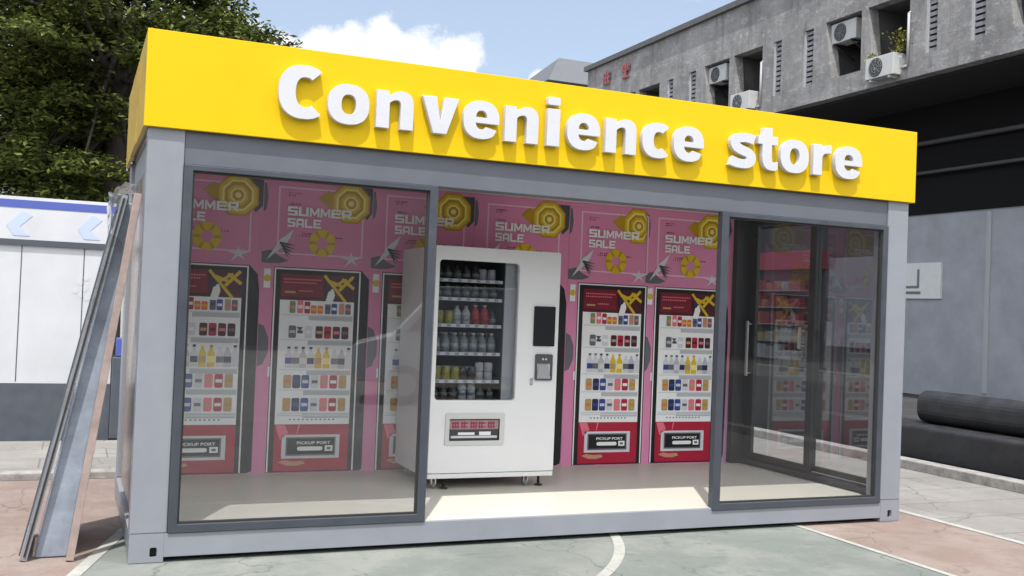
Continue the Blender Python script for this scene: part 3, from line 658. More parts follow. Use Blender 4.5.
for k in (5, 6): drink('drink_can', 'pale can at the right end of the top shelf in the white vending machine', 'can', 'cans on the top shelf of the vending machine', PR['whitec'], xs[k]-.02, .15, 1.845)
for k in range(7): drink('drink_bottle', 'short dark bottle on the second shelf of the white vending machine', 'bottle', 'dark bottles on the second shelf', PR['darkb'], xs[k], .15, 1.695)
for k in (0, 1): drink('drink_can', 'yellow can on the third shelf of the white vending machine, left side', 'can', 'yellow cans on the third shelf', PR['yellowc'], xs[k]+.02, .15, 1.482)
for k in (2, 3): drink('drink_bottle', 'pale grey bottle on the third shelf between the yellow cans and red bottles', 'bottle', 'pale bottles on the third shelf', PR['whiteb'], xs[k]+.01, .15, 1.482)
for k in (4, 5): drink('drink_bottle', 'red bottle with white cap on the third shelf of the white vending machine', 'bottle', 'red bottles on the third shelf', PR['redb'], xs[k]+.01, .15, 1.482)
drink('drink_bottle', 'short dark bottle at the right end of the third shelf, beside the red bottles', 'bottle', None, PR['darkb'], xs[6], .15, 1.482)
for k in range(7): drink('drink_bottle', 'clear bottle with white cap on the fourth shelf of the white vending machine', 'bottle', 'clear bottles on the fourth shelf', PR['clear'], xs[k], .15, 1.256)
for k in (0, 1, 2): drink('drink_can', 'yellow can on the fifth shelf of the white vending machine', 'can', 'yellow cans on the fifth shelf', PR['yellowc'], xs[k]+.015, .15, 1.034)
for k in (3, 4): drink('drink_can', 'dark can in the middle of the fifth shelf of the white vending machine', 'can', 'dark cans on the fifth shelf', PR['darkc'], xs[k], .15, 1.034)
for k in (5, 6): drink('drink_cup', 'white cup in the lower layer at the right end of the fifth shelf', 'cup', 'lower cups on the fifth shelf', PR['cup'], xs[k]-.02, .145, 1.034)
for k in (5, 6): drink('drink_cup', 'white cup stacked on another at the right end of the fifth shelf', 'cup', 'upper cups on the fifth shelf', PR['cup'], xs[k]-.02, .145, 1.034+.0755)
for k in (0, 1, 2, 5, 6): drink('drink_bottle', 'dark banded bottle in the bottom row of the white vending machine', 'bottle', 'dark banded bottles in the bottom row', PR['tallclear'] if 0 else PR['darkb'], xs[k], .15, .881)
for k in (3, 4): drink('drink_bottle', 'white bottle in the bottom row of the white vending machine', 'bottle', 'white bottles in the bottom row', PR['whiteb'], xs[k], .15, .881)
for k in range(7): drink('drink_bottle', 'clear bottle in the back row of the fourth shelf of the white vending machine', 'bottle', 'back row of clear bottles on the fourth shelf', PR['clear'], xs[k], .24, 1.256)
for k in range(7): drink('drink_bottle', 'short dark bottle in the back row of the third shelf of the white vending machine', 'bottle', 'back row of dark bottles on the third shelf', PR['darkb'], xs[k], .24, 1.482)
for k in range(5): drink('drink_can', 'dark can in the back row of the fifth shelf of the white vending machine', 'can', 'back row of dark cans on the fifth shelf', PR['greyc'], xs[k], .24, 1.034)
for p in PR.values():
    if not p['used']:
        for ch in list(p['o'].children): bpy.data.objects.remove(ch)
        bpy.data.objects.remove(p['o'])

# ------------------------------------------------------------------ things leaning on the left side
film = glass_mat('plastic_film', (.86, .88, .92), 1.6, 1.0, .08, milk=.35)
pb = mat('pale_blue_sheet', (.27, .31, .38), .2, var=.25, scale=5)
ald = mat('dark_alloy', (.09, .10, .12), .35, metal=.3)
def lean_box(mb, xt, zt, xf, y0, y1, th, u0=0., u1=1., dx=0.):
    """a slab from foot (xf,0) to head (xt,zt) in x/z, thickness th on its left side"""
    d = Vector((xt-xf, zt)).normalized(); n = Vector((-d.y, d.x))
    a = Vector((xf, 0.0))+n*dx; b = Vector((xt, zt))+n*dx
    A = a+(b-a)*u0; B = a+(b-a)*u1
    q = [A, A+n*th, B+n*th, B]
    pts = [(q[0].x, y0, q[0].y), (q[1].x, y0, q[1].y), (q[1].x, y1, q[1].y), (q[0].x, y1, q[0].y), (q[3].x, y0, q[3].y), (q[2].x, y0, q[2].y), (q[2].x, y1, q[2].y), (q[3].x, y1, q[3].y)]
    mb.hexa(pts); return mb
L1 = thing('glass_panel', 'framed glass panel in plastic film leaning on the left side of the kiosk', 'glass panel', (-.75, .6, 0))
sft = (.75, -.6, 0)
mb = MB(); lean_box(mb, -.088, 2.23, -.56, .20, .26, .035); lean_box(mb, -.088, 2.23, -.56, .84, .90, .035); lean_box(mb, -.088, 2.23, -.56, .2605, .8395, .035, 0, .03); lean_box(mb, -.088, 2.23, -.56, .2605, .8395, .035, .97, 1)
mb.build('panel_frame', mat('silver_alloy', (.30, .32, .355), .3, metal=.5, var=.15, scale=6), L1, shift=sft)
mb = MB(); lean_box(mb, -.088, 2.23, -.56, .21, .25, .009, .01, .99, .042); mb.build('seal_strip', ald, L1, shift=sft)
mb = MB(); lean_box(mb, -.088, 2.23, -.56, .194, .1995, .012, .01, .99, .012); mb.build('edge_gasket', M['rubber'], L1, shift=sft)
mb = MB(); lean_box(mb, -.088, 2.23, -.56, .2605, .8395, .01, .031, .969, .012); mb.build('glass_pane', M['doorglass'], L1, shift=sft)
# crumpled film over its head
mb = MB(); rs = random.Random(3); rows = []
for a in range(9):
    row = []
    for b in range(7):
        t = a/8; u = b/6
        x = -.03-.16*math.sin(t*PI)*.8-.05*t+rs.uniform(-.025, .025); zz = 2.30-.10*t-.42*max(0, t-.35)+.035*math.sin(u*9+t*4)+rs.uniform(-.03, .03)
        row.append(mb.bm.verts.new((x, .24+.75*u+rs.uniform(-.03, .03), zz)))
    rows.append(row)
for a in range(8):
    for b in range(6): mb._f([rows[a][b], rows[a][b+1], rows[a+1][b+1], rows[a+1][b]], True)
mb.build('film_wrap', film, L1, shift=sft)
L2 = MB(); y0, y1 = .27, .95
L2.hexa([(-.52, y0, 0), (-.34, y0, 0), (-.34, y1, 0), (-.52, y1, 0), (-.105, y0, 2.19), (-.05, y0, 2.19), (-.05, y1, 2.19), (-.105, y1, 2.19)])
o = L2.build('leaning_board', pb, shift=(.5, -.25, 0), bevel=.008); o.location = (-.5, .25, 0)
tag(o, 'pale blue board between the glass panel and the pinkish timber left of the kiosk', 'board')
L3 = MB(); lean_box(L3, -.010, 2.24, -.30, .14, .20, .045); o = L3.build('leaning_timber', mat('pinkish_timber', (.30, .235, .215), .7, var=.25, scale=9), shift=(.4, -.17, 0), bevel=.003); o.location = (-.4, .17, 0)
tag(o, 'thin pinkish timber batten leaning on the front left corner of the kiosk', 'timber')

# ------------------------------------------------------------------ billboard behind on the left
B = thing('billboard', 'white and blue billboard on a dark base behind the kiosk on the left', 'billboard', (-1.2, 5.6, 0))
wb = mat('white_billboard_sheet', (.52, .54, .575), .4, var=.06, scale=2); bb = mat('royal_blue_sheet', (.07, .10, .36), .4); lb = mat('light_blue_sheet', (.42, .50, .80), .4); db = mat('dark_blue_grey_sheet', (.07, .08, .10), .5, var=.1)
MB().box(-1.4, 1.235, 0, .12, .62, 2.62).build('panel', wb, B)
MB().box(-1.4, 1.235, -.004, -.0005, 2.50, 2.585).build('blue_band', bb, B)
mb = MB(); mb.plate([[(.90, 2.20), (1.06, 2.20), (.96, 2.30), (1.08, 2.42), (.98, 2.47), (.83, 2.31)]], -.004, -.0005); mb.build('chevron', lb, B); mb = MB(); mb.plate([[(.2, 2.20), (.36, 2.20), (.26, 2.30), (.38, 2.42), (.28, 2.47), (.13, 2.31)]], -.004, -.0005); mb.build('chevron', lb, B)
for k in range(3): MB().box(.905-.62*k, .915-.62*k, -.003, -.0005, .64, 2.095).build('panel_joint', db, B)
MB().box(-1.4, 1.24, -.03, -.0005, 2.10, 2.16).build('dark_rail', ald, B)
mb = MB(); mb.use(P['shade'])
for k in range(7):
    x = .96-.03*k; mb.plate([circ(x+random.uniform(-.03, .12), 1.72+random.uniform(-.16, .14), .035, 7)], -.003, -.0005)
mb.build('grey_marks', None, B)
MB().box(-1.4, 1.24, -.02, .14, .0, .615).build('base', db, B)
BX = thing('storage_box', 'dark blue grey cabinet with small blue box on top, beside the billboard', 'cabinet', (.28, 5.75, 0))
MB().box(-.235, .6, -.2, .3, .02, .92).build('cabinet_body', db, BX, .01); MB().box(-.2, -.08, -.19, 0, .925, 1.13).build('blue_box', bb, BX, .01)

# ------------------------------------------------------------------ trees
def leaf_mat(name, c0, c1):
    m = bpy.data.materials.new(name); m.use_nodes = True; nt = m.node_tree; b = nt.nodes['Principled BSDF']; out = nt.nodes['Material Output']
    g = nt.nodes.new('ShaderNodeNewGeometry'); cr = nt.nodes.new('ShaderNodeValToRGB')
    cr.color_ramp.elements[0].color = (*c0, 1); cr.color_ramp.elements[1].color = (*c1, 1)
    nt.links.new(g.outputs['Random Per Island'], cr.inputs[0]); nt.links.new(cr.outputs[0], b.inputs['Base Color'])
    b.inputs['Roughness'].default_value = .6; b.inputs['Specular IOR Level'].default_value = .25
    tr = nt.nodes.new('ShaderNodeBsdfTranslucent'); nt.links.new(cr.outputs[0], tr.inputs[0]); mx = nt.nodes.new('ShaderNodeMixShader'); mx.inputs[0].default_value = .3
    nt.links.new(b.outputs[0], mx.inputs[1]); nt.links.new(tr.outputs[0], mx.inputs[2]); nt.links.new(mx.outputs[0], out.inputs[0])
    return m
bark = mat('rough_bark', (.06, .05, .042), .9, var=.3, scale=8, bump=.8, bscale=20)
def tree(label, loc, pads, trunk_h, lm, rs, leaves=1400, size=.058, lean=(0, 0)):
    t = thing('broadleaf_tree', label, 'tree', loc)
    mb = MB(); pts = [Vector((0, 0, 0)), Vector((lean[0]*.3, lean[1]*.3, trunk_h*.5)), Vector((lean[0], lean[1], trunk_h))]
    mb.tube(pts[0], pts[1], .22, .17, 12); mb.tube(pts[1], pts[2], .17, .12, 12)
    for (px, py, pz, pr, ph) in pads:
        f = rs.uniform(.55, 1.0); s0 = pts[1]+(pts[2]-pts[1])*f; e = Vector((px, py, pz-.1)); mid = (s0+e)/2+Vector((0, 0, .12))
        mb.tube(s0, mid, .055, .032, 6, False); mb.tube(mid, e, .032, .012, 6, False)
    mb.build('trunk', bark, t)
    vs, fs = [], []
    for (px, py, pz, pr, ph) in pads:
        for k in range(int(leaves*pr*pr*1.6)):
            while True:
                a, b_, c_ = rs.uniform(-1, 1), rs.uniform(-1, 1), rs.uniform(-1, 1)
                if a*a+b_*b_+c_*c_ < 1: break
            wob = 1+.3*math.sin(5*math.atan2(b_, a)+px*3)
            x = px+a*pr*wob; y = py+b_*pr*wob; z_ = pz+c_*ph-.18*(a*a+b_*b_)*pr
            s = size*rs.uniform(.6, 1.3); n = Vector((rs.gauss(0, .55), rs.gauss(0, .55), 1)).normalized(); u = n.orthogonal().normalized()
            u = Matrix.Rotation(rs.uniform(0, 6.28), 3, n) @ u; v = n.cross(u); c = Vector((x, y, z_)); i0 = len(vs)
            vs += [c-u*s, c+v*s*.45, c+u*s, c-v*s*.45]; fs.append((i0, i0+1, i0+2, i0+3))
    me = bpy.data.meshes.new('crown'); me.from_pydata([tuple(v) for v in vs], [], fs); me.materials.append(lm)
    o = bpy.data.objects.new('crown', me); COL.objects.link(o); o.parent = t
    return t
lm1 = leaf_mat('sun_shade_leaf', (.008, .015, .005), (.165, .20, .045))  # sunlit clumps and dark depth painted in as random leaf tones
rs = random.Random(11)
pads = []
TX, TY = .1, 10.2
for lvl, (zc, rad, n) in enumerate(((2.9, 2.1, 9), (3.6, 2.4, 12), (4.3, 2.3, 11), (5.0, 2.5, 13), (5.7, 2.3, 11), (6.5, 1.9, 8), (7.2, 1.3, 5))):
    for k in range(n):
        a = 2*PI*k/n+rs.uniform(-.3, .3)+lvl; r = rad*rs.uniform(.35, .95)
        x, y = r*math.cos(a), r*math.sin(a)*.8
        if x > 1.0 and zc < 4.5: continue
        pads.append((x, y, zc+rs.uniform(-.25, .25), rs.uniform(.5, .85), rs.uniform(.16, .30)))
for k in range(46):      # the dense far side of the crown
    a = rs.uniform(.1, PI-.1); r = rs.uniform(.6, 2.3); x, y = r*math.cos(a)-.25, .3+r*math.sin(a)*.8; zc = rs.uniform(2.3, 7.2)
    if x > .9 and zc < 4.9: continue
    pads.append((x, y, zc, rs.uniform(.55, .85), rs.uniform(.3, .5)))
tree('dark broadleaf tree with layered branches rising behind the left end of the yellow sign', (TX, TY, 0), pads, 5.5, lm1, rs)
rs = random.Random(5); pads2 = []
for k in range(40):
    a = rs.uniform(0, 6.28); r = 2.6*math.sqrt(rs.random()); pads2.append((r*math.cos(a), r*math.sin(a), rs.uniform(2.2, 6.5), rs.uniform(.6, .95), rs.uniform(.25, .4)))
tree('darker broadleaf tree further back at the left edge, behind the billboard', (-2.2, 14.5, 0), pads2, 4.5, lm1, rs)

# ------------------------------------------------------------------ concrete building on the right
KS = 1.3
BXf = CAM.x+(12-CAM.x)*KS
def by(y): return CAM.y+(y-CAM.y)*KS
def bz(z): return CAM.z+(z-CAM.z)*KS
def conc(name, c):
    m = bpy.data.materials.new(name); m.use_nodes = True; nt = m.node_tree; b = nt.nodes['Principled BSDF']; b.inputs['Roughness'].default_value = .9
    tc = nt.nodes.new('ShaderNodeTexCoord')
    def nz(scale, st, det=8, ro=.7):
        mp = nt.nodes.new('ShaderNodeMapping'); mp.inputs['Scale'].default_value = st; nt.links.new(tc.outputs['Object'], mp.inputs[0])
        n = nt.nodes.new('ShaderNodeTexNoise'); n.inputs['Scale'].default_value = scale; n.inputs['Detail'].default_value = det; n.inputs['Roughness'].default_value = ro
        nt.links.new(mp.outputs[0], n.inputs['Vector']); return n.outputs['Fac']
    def ramp(f, a, b2, c0, c1):
        r = nt.nodes.new('ShaderNodeMapRange'); r.interpolation_type = 'SMOOTHSTEP'
        for i, v in enumerate((a, b2, c0, c1)): r.inputs[i+1].default_value = v
        nt.links.new(f, r.inputs[0]); return r.outputs[0]
    def mx(f, a, c):
        q = nt.nodes.new('ShaderNodeMix'); q.data_type = 'RGBA'; nt.links.new(f, q.inputs[0])
        if isinstance(a, tuple): q.inputs[6].default_value = (*a, 1)
        else: nt.links.new(a, q.inputs[6])
        q.inputs[7].default_value = (*c, 1); return q.outputs[2]
    k = mx(ramp(nz(.9, (1, 1, 1)), .3, .7, 0, 1), tuple(x*.7 for x in c), tuple(x*1.25 for x in c))
    k = mx(ramp(nz(3.3, (1, .8, 1.6), 9, .8), .52, .62, 0, .5), k, tuple(x*1.9 for x in c))
    k = mx(ramp(nz(5.1, (1, .7, 1.3), 9, .8), .55, .66, 0, .55), k, tuple(x*.4 for x in c))
    k = mx(ramp(nz(1.6, (1, 2.5, .35)), .5, .72, 0, .75), k, tuple(x*.45 for x in c))      # run-off streaks
    k = mx(ramp(nz(2.4, (1, 1.4, .8), 9, .75), .60, .68, 0, .7), k, tuple(min(.7, x*2.1) for x in c))   # bare patches
    nt.links.new(k, b.inputs['Base Color'])
    bp = nt.nodes.new('ShaderNodeBump'); bp.inputs['Strength'].default_value = .5; bp.inputs['Distance'].default_value = .03
    nt.links.new(nz(12, (1, 1, 1)), bp.inputs['Height']); nt.links.new(bp.outputs[0], b.inputs['Normal'])
    return m
cm = conc('stained_concrete', (.235, .233, .235))
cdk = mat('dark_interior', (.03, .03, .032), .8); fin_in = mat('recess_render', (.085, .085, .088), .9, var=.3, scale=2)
BD = thing('concrete_building', 'long weathered grey concrete building with louvres and open balconies on the right', 'building', (BXf, 0, 0))
SH_ = (-BXf, 0, 0)
PER = 3.925
mods = range(-1, 4)
Yend = 17.9; Y0 = .6
ymin, ymax = by(Y0), by(Yend)
holes = []; louv = []; op1 = []; op2 = []
for n in mods:
    o = n*PER
    if 8.38+o < Yend-.3 and 7.4+o > Y0+.3: op1.append([(by(7.44+o), bz(6.01)), (by(8.19+o), bz(6.01)), (by(8.38+o), bz(7.065)), (by(7.45+o), bz(7.065))])
    if 7.29+o < Yend-.3 and 6.3+o > Y0+.3: op2.append([(by(6.32+o), bz(6.01)), (by(7.16+o), bz(6.01)), (by(7.29+o), bz(7.065)), (by(6.32+o), bz(7.065))])
    for a, b in ((8.71, 8.99), (9.65, 9.90)):
        if a+o > Y0+.2 and b+o < Yend-.3: louv.append(rect(by(a+o), by(b+o), bz(5.985), bz(7.05)))
zl, zr = bz(5.655), bz(8.06)
MB().plate([rect(ymin, ymax, zl, zr)]+op1+op2+louv, BXf, BXf+.28, 'x').build('facade_wall', cm, BD, shift=SH_)
MB().box(BXf-.12, BXf+.4, ymin, ymax+.1, zr+.002, zr+.16).build('roof_edge', mat('dark_coping', (.10, .10, .105), .8, var=.2), BD, shift=SH_)
MB().box(BXf+.4005, BXf+9, ymin, ymax, zr-.25, zr).build('roof', cm, BD, shift=SH_)
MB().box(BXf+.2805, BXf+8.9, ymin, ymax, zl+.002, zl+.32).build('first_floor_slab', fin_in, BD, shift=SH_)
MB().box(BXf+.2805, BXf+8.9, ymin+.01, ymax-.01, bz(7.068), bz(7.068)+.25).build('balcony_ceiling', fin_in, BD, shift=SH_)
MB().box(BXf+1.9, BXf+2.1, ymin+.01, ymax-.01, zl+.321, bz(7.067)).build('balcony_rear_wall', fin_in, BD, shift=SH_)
for n in mods:
    o = n*PER
    for yy, wd in ((7.34, .05), (6.22, .05), (8.42, .05)):
        yy = by(yy+o)
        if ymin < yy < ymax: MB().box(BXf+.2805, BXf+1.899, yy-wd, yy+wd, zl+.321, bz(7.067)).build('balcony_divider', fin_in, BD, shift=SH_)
lmt = mat('grey_slat', (.20, .205, .22), .6, var=.15); lfr = mat('pale_frame', (.36, .37, .39), .6)
for r in louv:
    y0, y1 = r[0][0], r[1][0]; z0, z1 = r[0][1], r[2][1]
    fr = MB().box(BXf+.02, BXf+.10, y1-.05, y1-.002, z0, z1).build('louvre', lfr, BD, shift=SH_)
    mb = MB(); nsl = 11; dz = (z1-z0)/nsl
    for k in range(nsl):
        zz = z0+dz*(k+.15); mb.hexa([(BXf+.06, y0, zz), (BXf+.16, y0, zz+dz*.6), (BXf+.16, y1-.055, zz+dz*.6), (BXf+.06, y1-.055, zz), (BXf+.06, y0, zz+.07), (BXf+.16, y0, zz+dz*.6+.07), (BXf+.16, y1-.055, zz+dz*.6+.07), (BXf+.06, y1-.055, zz+.07)])
    mb.build('slats', lmt, fr, shift=SH_)
    MB().box(BXf+.2, BXf+.26, y0, y1, z0, z1).build('louvre_back', cdk, fr, shift=SH_)
for r in op1:   # small window low in each hung-unit bay
    y0, y1 = r[0][0], r[1][0]; z0 = r[0][1]
    f = MB().plate([rect(y0+.1, y1-.1, z0+.05, z0+.8), rect(y0+.16, (y0+y1)/2-.04, z0+.11, z0+.74), rect((y0+y1)/2+.04, y1-.16, z0+.11, z0+.74)], BXf+1.83, BXf+1.899, 'x').build('window', lfr, BD, shift=SH_)
    MB().box(BXf+1.86, BXf+1.87, y0+.15, y1-.15, z0+.10, z0+.75).build('pane', mat('dark_window_pane', (.02, .022, .025), .1), f, shift=SH_)
# ground floor set back
XW = 18.0
MB().box(XW, XW+.3, ymin, ymax, 0, bz(3.64)).build('ground_floor_wall', mat('blue_grey_render', (.30, .315, .345), .7, var=.15, scale=1.5), BD, shift=SH_)
MB().box(XW-.05, XW+.3, ymin, ymax, bz(3.64)+.002, zl+.001).build('dark_fascia', mat('black_fascia', (.011, .011, .012), .8, spec=.1, var=.2), BD, shift=SH_)
MB().box(BXf+.281, XW-.051, ymin+.01, ymax-.01, zl-.06, zl+.001).build('soffit', mat('dark_soffit', (.018, .018, .02), .9), BD, shift=SH_)
pm_ = mat('dull_pipe', (.05, .05, .052), .6)
for zz, rr_ in ((5.9, .06), (5.2, .045)):
    MB().tube((XW-.2, ymin+.3, zz), (XW-.2, ymax-.3, zz), rr_, n=10).build('service_pipe', pm_, BD, shift=SH_)
gm = mat('grey_guide', (.36, .37, .39), .6)
for k in range(9):
    y = ymin+1+k*3.1
    if y < ymax-.5: MB().box(XW-.03, XW-.001, y, y+.12, .2, bz(3.6)).build('shutter_guide', gm, BD, shift=SH_)
SFm = mat('dark_shop_interior', (.022, .022, .024), .5, var=.3, scale=1)
MB().box(XW-.10, XW-.035, 12.95, 24, .02, bz(3.62)).build('shop_front', SFm, BD, shift=SH_)
MB().box(XW-.45, XW-.101, 15.1, 19.2, 3.02, 3.52).build('shop_banner', mat('faded_red_banner', (.26, .035, .06), .6, var=.15), BD, shift=SH_)
for k in range(5):
    MB().box(XW-.35, XW-.101, 15.9, 18.6, .55+.47*k, .58+.47*k).build('shop_shelf', mat('grey_shop_shelf', (.20, .20, .20), .6), BD, shift=SH_)
rs_ = random.Random(4); gcol = [mat('orange_goods', (.20, .06, .025), .6, var=.3), mat('red_goods', (.17, .02, .03), .6, var=.3), mat('grey_goods', (.16, .16, .16), .6, var=.3), mat('ochre_goods', (.16, .11, .03), .6, var=.3)]
for k in range(5):
    y = 15.95
    while y < 18.4:
        w2 = rs_.uniform(.25, .55); MB().box(XW-.33, XW-.15, y, min(y+w2-.03, 18.58), .585+.47*k, .585+.47*k+rs_.uniform(.2, .38)).build('shop_goods', gcol[rs_.choice((2, 2, 3) if k < 2 else (0, 0, 1, 2))], BD, shift=SH_); y += w2
MB().box(XW-.16, XW-.101, 15.35, 15.5, .1, 3.0).build('shop_door_frame', mat('pale_shop_frame', (.30, .30, .31), .5), BD, shift=SH_)
MB().box(XW-.16, XW-.101, 13.0, 15.0, 1.0, 3.3).build('shop_window', mat('misty_shop_window', (.16, .175, .19), .3, var=.3, scale=.8), BD, shift=SH_)
tag(MB().box(XW-.06, XW-.005, 11.3, 12.6, 2.26, 3.10).build('notice_board', mat('dull_white_board', (.62, .63, .62), .5, var=.06)), 'white notice board on the grey ground floor wall right of the kiosk', 'sign')
nb = bpy.data.objects['notice_board']; mb = MB(); mb.use(P['grey']); mb.plate([rect(11.95, 12.02, 2.55, 2.95)], XW-.064, XW-.0605, 'x'); mb.plate([rect(11.95, 12.5, 2.50, 2.56)], XW-.064, XW-.0605, 'x'); mb.plate([rect(11.9, 12.5, 2.36, 2.43)], XW-.064, XW-.0605, 'x'); mb.build('notice_marks', None, nb)
# red rooftop characters
rm = mat('faded_red_paint', (.26, .085, .095), .6, var=.2)
for (yc, zc, bars, lab) in ((16.75, 7.66, [(-.16, .16, .10, .13), (-.16, .16, -.02, .01), (-.14, -.09, -.16, .10), (.09, .14, -.16, .10), (-.025, .025, -.16, .17)], 'faded red sign character on the concrete parapet, further one'),
                       (15.73, 7.63, [(-.17, .17, .11, .14), (-.14, .14, .0, .03), (-.17, .17, -.16, -.12), (-.03, .03, -.12, .2), (-.15, -.10, .02, .18), (.10, .15, .03, .2)], 'faded red sign character on the concrete parapet, nearer one')):
    mb = MB()
    for k, (a, b, c, d) in enumerate(bars): mb.box(-.06-.004*k, -.004*k, -b*KS, -a*KS, c*KS, d*KS)
    o = mb.build('sign_character', rm); o.location = (BXf-.03, by(yc), bz(zc)); tag(o, lab, 'sign character', 'red characters on the parapet')
# AC units
acw = mat('off_white_casing', (.47, .48, .475), .5, var=.06); acd = mat('fan_dark', (.05, .05, .055), .6); acg = mat('fan_grille', (.20, .21, .22), .5)
def ac_unit(hung, loc, label, group):
    """box with its fan on the -x face; base at the origin"""
    t = thing('air_conditioner', label, 'air conditioner', loc, 0, group); wy, hx, hz = .84, .36, .50
    MB().box(-hx/2, hx/2, -wy/2, wy/2, .03, hz).build('casing', acw, t, .012)
    f = MB().tube((-hx/2-.012, .10, hz/2+.015), (-hx/2-.001, .10, hz/2+.015), .205, n=24).build('fan_guard', acd, t)
    mb = MB()
    for k in range(3): 
        r = .06+.06*k; 
        for i in range(20):
            a, b = 2*PI*i/20, 2*PI*(i+1)/20
            mb.tube((-hx/2-.016, .10+r*math.cos(a), hz/2+.015+r*math.sin(a)), (-hx/2-.016, .10+r*math.cos(b), hz/2+.015+r*math.sin(b)), .005, n=4)
    for i in range(8):
        a = PI*i/4; mb.tube((-hx/2-.016, .10, hz/2+.015), (-hx/2-.016, .10+.2*math.cos(a), hz/2+.015+.2*math.sin(a)), .005, n=4)
    mb.build('grille_wire', acg, f)
    mb = MB()
    if hung:
        for s in (-.28, .28): mb.box(-hx/2-.03, hx/2+.3, s-.02, s+.02, -.01, .028); mb.path([(-hx/2, s, .0), (hx/2+.25, s, -.3)], .015)
    else:
        for s in (-.28, .28): mb.box(-hx/2+.02, hx/2-.02, s-.03, s+.03, -.02, .028)
    mb.build('bracket', M['rubber'] if hung else acw, t)
    if not hung:
        mb = MB(); mb.use(P['shade']); mb.box(-.06, .10, -wy/2-.003, -wy/2-.0005, .40, .43); mb.build('badge', None, t)
        mb = MB(); mb.tube((0.1, -wy/2-.05, .14), (.1, -wy/2-.001, .14), .05, n=12); mb.build('valve_cover', acg, t)
    return t
names_h = {0: 'air conditioner hung high in the balcony bay nearest the sign end, right one of the hung pair', 1: 'air conditioner hung high in the bay above the word store, left one of the hung pair'}
for n in (0, 1):
    o = n*PER
    ac_unit(True, (BXf+.30, by(8.02+o), bz(6.64)), ('white air conditioner hung under the lintel, beside the balcony with the plant' if n == 0 else 'white air conditioner hung under the lintel of the left open bay above the sign'), 'hung air conditioners')
    ac_unit(False, (BXf-.05, by(6.80+o), bz(5.72) if n == 0 else bz(5.80)), ('white air conditioner on the ledge below the plant, with a pipe beside it' if n == 0 else 'white air conditioner half hidden behind the top edge of the yellow sign'), 'ledge air conditioners')
    mb = MB(); y = by(6.30+o); mb.path([(BXf-.05, y, bz(5.86)), (BXf-.05, y, bz(6.72)), (BXf+.1, y+.05, bz(6.78))], .028); mb.path([(BXf-.05, y, bz(5.86)), (BXf-.05, y+.18, bz(5.84))], .03)
    p = mb.build('drain_pipe', lfr); p.location = (0, 0, 0); tag(p, 'white drain pipe beside the air conditioner %s' % ('below the plant' if n == 0 else 'half hidden by the yellow sign'), 'pipe', 'white drain pipes')
def ledge_plant(label, loc, n, rad, hgt, rs):
    t = thing('ledge_plant', label, 'plant', loc); mb = MB()
    for k in range(6): mb.tube((0, 0, 0), (rs.uniform(-rad, rad)*.6, rs.uniform(-rad, rad)*.6, hgt*rs.uniform(.5, .9)), .008, .004, 5)
    mb.build('stem', bark, t); vs = []; fs = []
    for k in range(n):
        c = Vector((rs.gauss(0, rad*.45), rs.gauss(0, rad*.5), hgt*rs.uniform(.25, 1))); nn = Vector((rs.gauss(0, 1), rs.gauss(0, 1), 1)).normalized(); u = nn.orthogonal().normalized(); v = nn.cross(u); s = rs.uniform(.03, .06); i0 = len(vs)
        vs += [c-u*s, c+v*s*.5, c+u*s, c-v*s*.5]; fs.append((i0, i0+1, i0+2, i0+3))
    me = bpy.data.meshes.new('foliage'); me.from_pydata([tuple(v) for v in vs], [], fs); me.materials.append(lm2); o = bpy.data.objects.new('foliage', me); COL.objects.link(o); o.parent = t
lm2 = leaf_mat('yellow_green_leaf', (.08, .10, .02), (.30, .27, .06))
rs = random.Random(9)
ledge_plant('yellow green bush growing in the open balcony above the ledge air conditioner', (BXf+.1, by(6.52), bz(6.02)), 260, .30, .62, rs)
ledge_plant('small dry weed growing on the sill left of the ledge air conditioner', (BXf+.05, by(7.12), bz(6.01)), 90, .22, .25, rs)
# far hipped roof behind the end of the building
FB = thing('far_house', 'small grey hip roofed building beyond the far end of the concrete building', 'building', (28.2, 49.5, 0))
hz_ = 14.7
MB().box(-4, 4, -3, 4, 0, hz_).build('wall', fin_in, FB)
mb = MB(); a = [(-4.5, -3.5, hz_), (4.5, -3.5, hz_), (4.5, 4.5, hz_), (-4.5, 4.5, hz_)]; r = [(-2, .5, hz_+2.4), (1, .5, hz_+2.4)]
V_ = [mb.bm.verts.new(p) for p in a+r]
for q in ((0, 1, 5, 4), (1, 2, 5), (2, 3, 4, 5), (3, 0, 4), (3, 2, 1, 0)): mb._f([V_[i] for i in q])
mb.build('roof', mat('grey_sheet_roof', (.11, .115, .125), .6, var=.15), FB)
# dark padded bench and low wall beyond the kerb
SB = thing('padded_bench', 'black padded bench with rounded back standing behind the kerb right of the kiosk', 'bench', (9.2, 1.0, 0))
blk = mat('black_vinyl', (.022, .022, .024), .55, var=.35, scale=5, bump=.9, bscale=5)
MB().box(-.35, .35, -2.2, 3.4, .02, .44).build('seat', blk, SB, .05, 4)
mb = MB(); mb.plate([rrect(-.05, .34, .445, .83, .15, 6)], -2.15, 2.02); mb.build('backrest', blk, SB)
tag(MB().box(8.95, 9.2, 3.6, 20, 0, .95).build('low_wall', mat('dark_stone', (.03, .03, .033), .5, var=.3, scale=5)), 'low dark stone wall along the kerb, seen through the glass side door', 'wall')

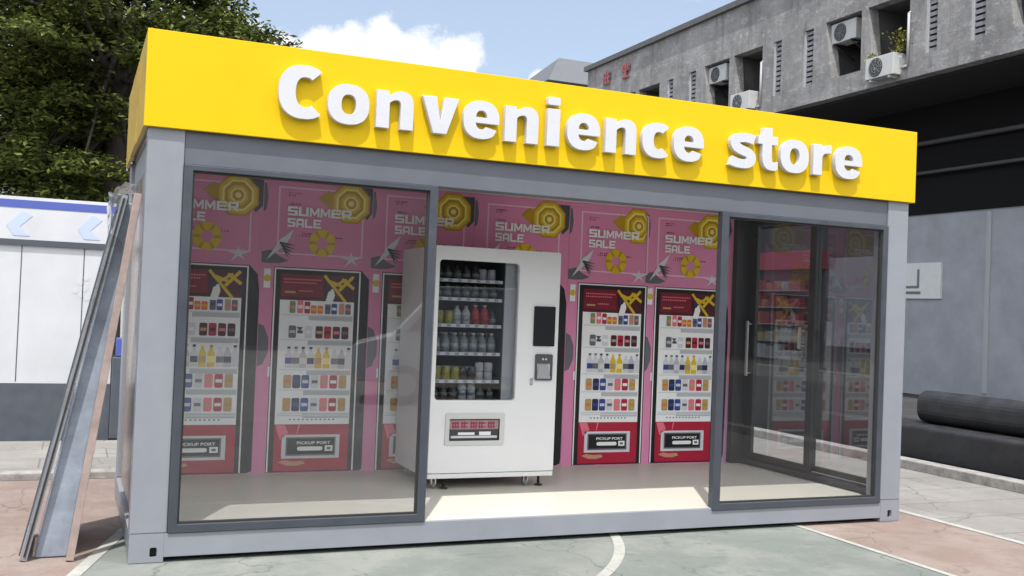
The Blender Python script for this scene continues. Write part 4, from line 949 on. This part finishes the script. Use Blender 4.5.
# ------------------------------------------------------------------ street behind the photographer (seen mirrored in the glass)
OB = thing('office_block', 'plain grey block facing the kiosk across the court, mirrored in the glass', 'building', (6, -30, 0))
MB().box(-60, 60, -8, 0, 0, 9.0).build('wall', mat('dull_render', (.07, .07, .072), .8, var=.2, scale=.5), OB)
for k in range(2):
    mb = MB()
    for q in range(24): mb.box(-43+3.6*q, -41+3.6*q, .001, .06, 1.2+4*k, 3.0+4*k)
    mb.build('window_band', mat('dark_window_glass', (.03, .035, .04), .15), OB)
VN = thing('white_van', 'white delivery van parked behind the photographer, mirrored in the left glass', 'van', (6.35, -10.0, 0), math.radians(196))
vwh = mat('white_van_paint', (.72, .73, .74), .3, coat=.3); vgl = mat('dark_van_glass', (.03, .035, .04), .08)
mb = MB(); prof = [(-2.3, .35), (2.3, .35), (2.38, .55), (2.36, .95), (1.75, 1.12), (1.05, 1.90), (.8, 2.0), (-2.2, 2.02), (-2.36, 1.8)]
mb.plate([prof], -.85, .85); mb.build('body', vwh, VN, .05, 3)
for s_ in (-1, 1):
    y = .86*s_
    MB().plate([[(.35, 1.18), (1.5, 1.18), (1.02, 1.76), (.35, 1.80)]], min(y-.005, y+.005), max(y-.005, y+.005)).build('side_window', vgl, VN)
    MB().box(1.0, 1.14, y-.12 if s_ < 0 else y, y if s_ < 0 else y+.12, 1.2, 1.38).build('wing_mirror', M['rubber'], VN, .02)
    for xx in (-1.45, 1.5):
        wl_ = MB().tube((xx, y-.12, .32), (xx, y+.04, .32), .32, n=24).build('wheel', M['rubber'], VN)
        MB().tube((xx, y-.13, .32), (xx, y+.05, .32), .19, n=18).build('rim', M['chrome'], wl_)
    MB().box(2.33, 2.40, s_*.62-.14, s_*.62+.14, .72, .88).build('headlight', M['handle'], VN, .02)
MB().hexa([(1.74, -.72, 1.16), (1.70, -.72, 1.20), (1.70, .72, 1.20), (1.74, .72, 1.16), (1.13, -.66, 1.83), (1.11, -.66, 1.86), (1.11, .66, 1.86), (1.13, .66, 1.83)]).build('windscreen', vgl, VN)
